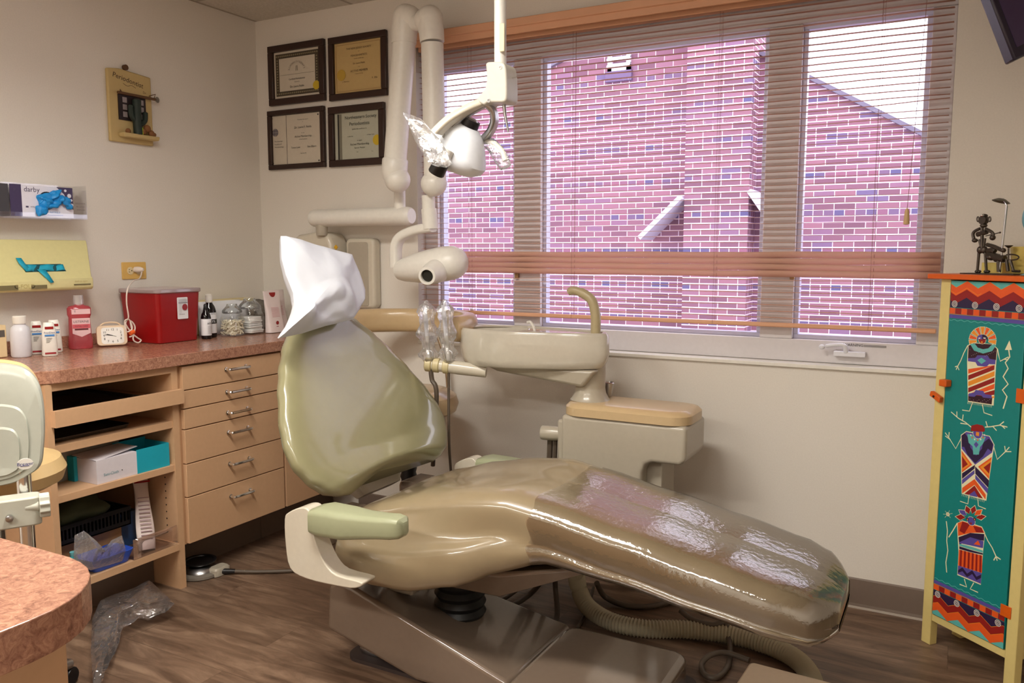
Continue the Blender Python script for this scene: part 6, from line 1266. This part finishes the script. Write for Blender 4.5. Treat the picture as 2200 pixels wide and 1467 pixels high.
# foot control
fc = thing('foot_control', 'round metal foot control on the floor beside the cabinets', 'foot control', tuple(AZ(425, 1228, 0)))
c = AZ(430, 1222, 0.02); c.z = 0
MB().lathe([(0.082, 0.001), (0.086, 0.004), (0.085, 0.014), (0.075, 0.018), (0.0, 0.018)], c, n=40).obj('base_rim', mat('grey rubber rim', sc(120, 112, 102), 0.5), fc)
MB().lathe([(0.064, 0.018), (0.060, 0.026), (0.030, 0.040), (0.010, 0.046), (0.0, 0.046)], c, n=40).obj('metal_dome', STEEL, fc)
MB().lathe([(0.060, 0.046), (0.064, 0.050), (0.064, 0.054), (0.056, 0.052), (0.054, 0.048)], c+Vector((-0.01, 0.01, 0.0)), n=36).obj('pedal_ring', BLACK, fc)
q = c+Vector((0.070, 0.035, 0)); K = [[q+Vector((a*0.026*s_, b_*0.040*s_, z)) for a, b_ in rrect(-1, 1, -1, 1, 0.5, 4)] for s_, z in ((1, 0.002), (1, 0.026), (0.8, 0.034))]
MB().rings(K).obj('cable_housing', GREYP, fc)
e = AZ(480, 1226, 0.02); MB().tube([q+Vector((0.02, 0.0, 0.015)), AZ(505, 1227, 0.014)], [0.012, 0.009], 12).obj('strain_relief', BLACK, fc)
MB().tube(spline([AZ(505, 1227, 0.014), AZ(560, 1228, 0.010), AZ(640, 1225, 0.010), AZ(720, 1215, 0.01)], 6), 0.0075, 10).obj('cable', HOSE, fc)
# clear bag on the floor by the near counter
ob = film_shape([(215, 1290), (240, 1278), (290, 1262), (325, 1249), (345, 1268), (375, 1296), (340, 1306), (290, 1312), (262, 1322), (240, 1352), (222, 1390), (214, 1425), (214, 1470), (200, 1470), (195, 1400), (198, 1330)], lambda a, c: AZ(a, c, 0.06+0.0*a), 0.03, 2.0, clear('crinkled clear bag', (0.93, 0.93, 0.94), 0.45, 0.06, bump=(30, 1.0), milky=0.03, milkcol=(0.75, 0.75, 0.78)), 'plastic_bag', fold=0.035, n_r=10)
tag(ob, 'crinkled clear plastic bag lying on the floor behind the near countertop', 'bag')

# ---- things inside the open cabinet
def tray(x0, x1, y0, y1, z, label, m):
    b = MB(); o_, i_ = rrect(x0, x1, y0, y1, 0.02), rrect(x0+0.008, x1-0.008, y0+0.008, y1-0.008, 0.015)
    b.rings([[(a, c, z) for a, c in i_], [(a, c, z+0.012) for a, c in o_], [(a, c, z+0.014) for a, c in o_], [(a, c, z+0.004) for a, c in i_]]); tag(b.obj('instrument_tray', m), label, 'tray', 'instrument trays')
TR = mat('dark steel tray', (0.12, 0.11, 0.10), 0.3, 0.9)
tray(0.20, 0.575, -1.50, -1.17, 0.758, 'dark wrapped tray on the pull-out board of the open cabinet', mat('foil wrapped tray', sc(70, 62, 56), 0.3, 0.4, bump=(60, 0.3)))
tray(0.18, 0.55, -1.53, -1.22, 0.6635, 'dark steel tray on the upper shelf of the open cabinet', TR)
ZS = 0.4925
t = thing('tissue_carton', 'white and turquoise carton with torn flap on the middle shelf', 'carton', (0.50, -1.24, ZS)); TQ = mat('turquoise card', sc(28, 168, 190), 0.5)
Rt = Matrix.Translation((0.50, -1.245, ZS)) @ Matrix.Rotation(0.0, 4, 'Z')
xf, xbk, ya_, yb2, hh = 0.575, 0.44, -1.385, -1.085, 0.088
MB().box(xbk, xf, ya_, ya_+0.16, ZS, ZS+hh-0.004).obj('white_half', mat('white card', sc(222, 216, 222), 0.5), t, smooth=False)
b = MB(); b.box(xf-0.002, xf+0.0006, ya_+0.16, yb2, ZS, ZS+hh).box(xbk, xf, yb2-0.002, yb2, ZS, ZS+hh).box(xbk, xbk+0.002, ya_+0.16, yb2, ZS, ZS+hh+0.01).box(xbk, xf, ya_+0.16, yb2, ZS, ZS+0.002); b.obj('turquoise_half', TQ, t, smooth=False); MB().box(xbk-0.006, xbk+0.03, ya_-0.014, ya_-0.001, ZS, ZS+hh).obj('turquoise_flap', TQ, t, smooth=False)
MB().hexa([(xbk, ya_, ZS+hh), (xf, ya_, ZS+hh-0.006), (xf-0.02, ya_+0.18, ZS+hh+0.008), (xbk+0.02, ya_+0.17, ZS+hh+0.01)], [(xbk, ya_, ZS+hh+0.002), (xf, ya_, ZS+hh-0.004), (xf-0.02, ya_+0.18, ZS+hh+0.0095), (xbk+0.02, ya_+0.17, ZS+hh+0.012)]).obj('torn_flap', MATS['white card'], t, smooth=False)
q = MB().use(mat('teal ink', sc(60, 140, 150), 0.6)); q.text('Sani-Cloth', (xf+0.0008, ya_+0.055, ZS+0.028), (0, 1, 0), UZ, 0.014); q.use(INK).lathe([(0.002, 0), (0.002, 0.0005), (0, 0.0005)], (xf+0.0008, ya_+0.098, ZS+0.03), (1, 0, 0), 8); q.obj('lettering', None, t, smooth=False)
tag(MB().box(0.30, 0.43, -1.47, -1.19, ZS, ZS+0.115).obj('grey_carton', mat('grey card', sc(150, 144, 134), 0.6), smooth=False), 'plain grey carton standing behind the turquoise one', 'carton')
t = MB().lathe([(0.028, 0), (0.030, 0.01), (0.030, 0.08), (0.018, 0.10), (0.018, 0.118), (0, 0.118)], (0.42, -1.505, ZS), n=20); tag(t.obj('black_bottle', BLACK), 'squat black bottle at the left of the middle shelf', 'bottle')
ZB = 0.1835
# tilted white pouch
t = thing('sterile_pouch', 'long white paper pouch with red stripe leaning in the bottom compartment', 'pouch', (0.50, -1.15, ZB)); K = []
Pb, Pt2 = Vector((0.555, -1.185, ZB+0.005)), Vector((0.43, -1.110, ZB+0.285)); ax_ = (Pt2-Pb); sd = Vector((0.25, 0.95, -0.12)).normalized(); nn_ = ax_.cross(sd).normalized()
nn_ = nn_ if nn_.x > 0 else -nn_
for i in range(15):
    f = i/14; wv = 0.030+0.004*math.sin(f*7); th = 0.010+0.004*math.sin(f*11+1); K.append([Pb+ax_*f+sd*a*wv+nn_*c_*th for a, c_ in rrect(-1, 1, -1, 1, 0.8, 3)])
MB().rings(K).obj('pouch_body', mat('white wrap paper', sc(226, 212, 206), 0.55, bump=(40, 0.2)), t)
b = MB(); f = 0.80; cc = Pb+ax_*f; b.hexa([cc+sd*a+nn_*0.0135+ax_*e for a, e in ((-0.030, 0), (0.030, 0.01), (0.030, 0.03), (-0.030, 0.02))], [cc+sd*a+nn_*0.0155+ax_*e for a, e in ((-0.030, 0), (0.030, 0.01), (0.030, 0.03), (-0.030, 0.02))]); b.obj('red_stripe', RED, t, smooth=False)
b = MB()
for k in range(12):
    cc = Pb+ax_*(0.12+0.045*k); b.hexa([cc+sd*a+nn_*0.012+ax_*e for a, e in ((-0.022, 0), (0.020, 0.0), (0.020, 0.008), (-0.022, 0.008))], [cc+sd*a+nn_*0.0148+ax_*e for a, e in ((-0.022, 0), (0.020, 0.0), (0.020, 0.008), (-0.022, 0.008))])
b.obj('fine_print', mat('grey pink ink', sc(170, 140, 150), 0.6), t, smooth=False)
# black basket with green cloth
t = thing('black_basket', 'black slotted plastic basket in the bottom compartment of the open cabinet', 'basket', (0.36, -1.37, ZB+0.10))
tag(MB().box(0.24, 0.46, -1.46, -1.22, ZB, ZB+0.098).obj('tan_carton', mat('tan brown card', sc(176, 136, 96), 0.6), smooth=False), 'tan carton carrying the black basket in the bottom compartment', 'carton')
x0, x1, y0_, y1_ = 0.22, 0.49, -1.50, -1.20; b = MB(); zb_ = ZB+0.1
b.box(x0, x1, y0_, y1_, zb_, zb_+0.004).box(x0, x1, y0_, y0_+0.004, zb_, zb_+0.07).box(x0, x1, y1_-0.004, y1_, zb_, zb_+0.07).box(x0, x0+0.004, y0_, y1_, zb_, zb_+0.07).box(x1-0.004, x1, y0_, y1_, zb_, zb_+0.018).box(x1-0.004, x1+0.004, y0_, y1_, zb_+0.056, zb_+0.07)
k = y0_+0.004
while k < y1_: b.box(x1-0.004, x1, k, k+0.006, zb_+0.018, zb_+0.056); k += 0.0145
b.obj('basket_body', BLACK, t, smooth=False)
o = blob((0.35, -1.36, zb_+0.080), (0.12, 0.13, 0.045), 0.35, 14, 3.0, 30, 18); tag(o.obj('green_cloth', mat('olive green cloth', sc(86, 94, 70), 0.85)), 'olive green cloth heaped in the black basket', 'cloth')
tag(MB().box(0.40, 0.44, -1.215, -1.135, ZB, ZB+0.13).obj('blue_carton', mat('deep blue card', sc(40, 74, 120), 0.5), smooth=False), 'small deep blue carton behind the leaning white pouch', 'carton')
b = MB(); b.rings([[(0.532+a*0.060*s, -1.345+c_*0.085*s, ZB+z) for a, c_ in rrect(-1, 1, -1, 1, 0.3, 4)] for s, z in ((0.8, 0.001), (1, 0.045), (0.97, 0.046), (0.78, 0.006))]); tag(b.obj('blue_dish', mat('cobalt blue plastic', sc(50, 90, 200), 0.3)), 'cobalt blue plastic dish in the bottom compartment', 'dish')
t = thing('turquoise_bottle', 'small turquoise bottle with blue cap standing at the front left of the bottom compartment', 'bottle', (0.555, -1.49, ZB))
MB().lathe([(0.014, 0), (0.016, 0.004), (0.015, 0.065), (0.011, 0.078), (0.009, 0.082)], (0.555, -1.475, ZB), n=18).obj('bottle_body', mat('turquoise plastic', sc(70, 190, 200), 0.35), t)
MB().lathe([(0.010, 0.080), (0.011, 0.082), (0.011, 0.094), (0, 0.095)], (0.555, -1.475, ZB), n=14).obj('cap', mat('light turquoise cap', sc(130, 214, 222), 0.35), t)
tag(MB().box(0.52, 0.545, -1.525, -1.497, ZB, ZB+0.08).obj('navy_box', mat('navy card', sc(30, 40, 130), 0.5), smooth=False), 'small navy box beside the turquoise bottle', 'box')
o = film_shape([(158, 1210), (160, 1150), (180, 1140), (200, 1165), (215, 1190), (240, 1160), (262, 1150), (272, 1185), (262, 1205), (230, 1215), (195, 1225)], lambda a, c: AX(a, c, 0.585), 0.012, 6.0, FILM, 'cellophane_bag', fold=0.02, n_r=8)
tag(o, 'crinkled cellophane bag over the blue dish in the bottom compartment', 'bag')
tag(MB().box(0.24, 0.44, -1.535, -1.505, ZB, ZB+0.14).obj('green_carton', mat('grey green card', sc(84, 104, 92), 0.6), smooth=False), 'thin grey green carton against the left side of the bottom compartment', 'carton')
MBs = MB().grid([[Vector((0.592, -1.27+0.19*u, ZB+0.001+0.075*v_)) for v_ in (0, .33, .66, 1)] for u in (0, .25, .5, .75, 1)]); MBs.grid([[Vector((0.44+0.152*v_, -1.27+0.19*u, ZB+0.001)) for v_ in (0, .33, .66, 1)] for u in (0, .25, .5, .75, 1)]); 
tag(MBs.obj('acrylic_guard', clear('smoky acrylic', (0.9, 0.85, 0.85), 0.15, 0.05), solid=0.0015), 'bent clear acrylic sheet on the bottom board of the open cabinet', 'acrylic sheet')
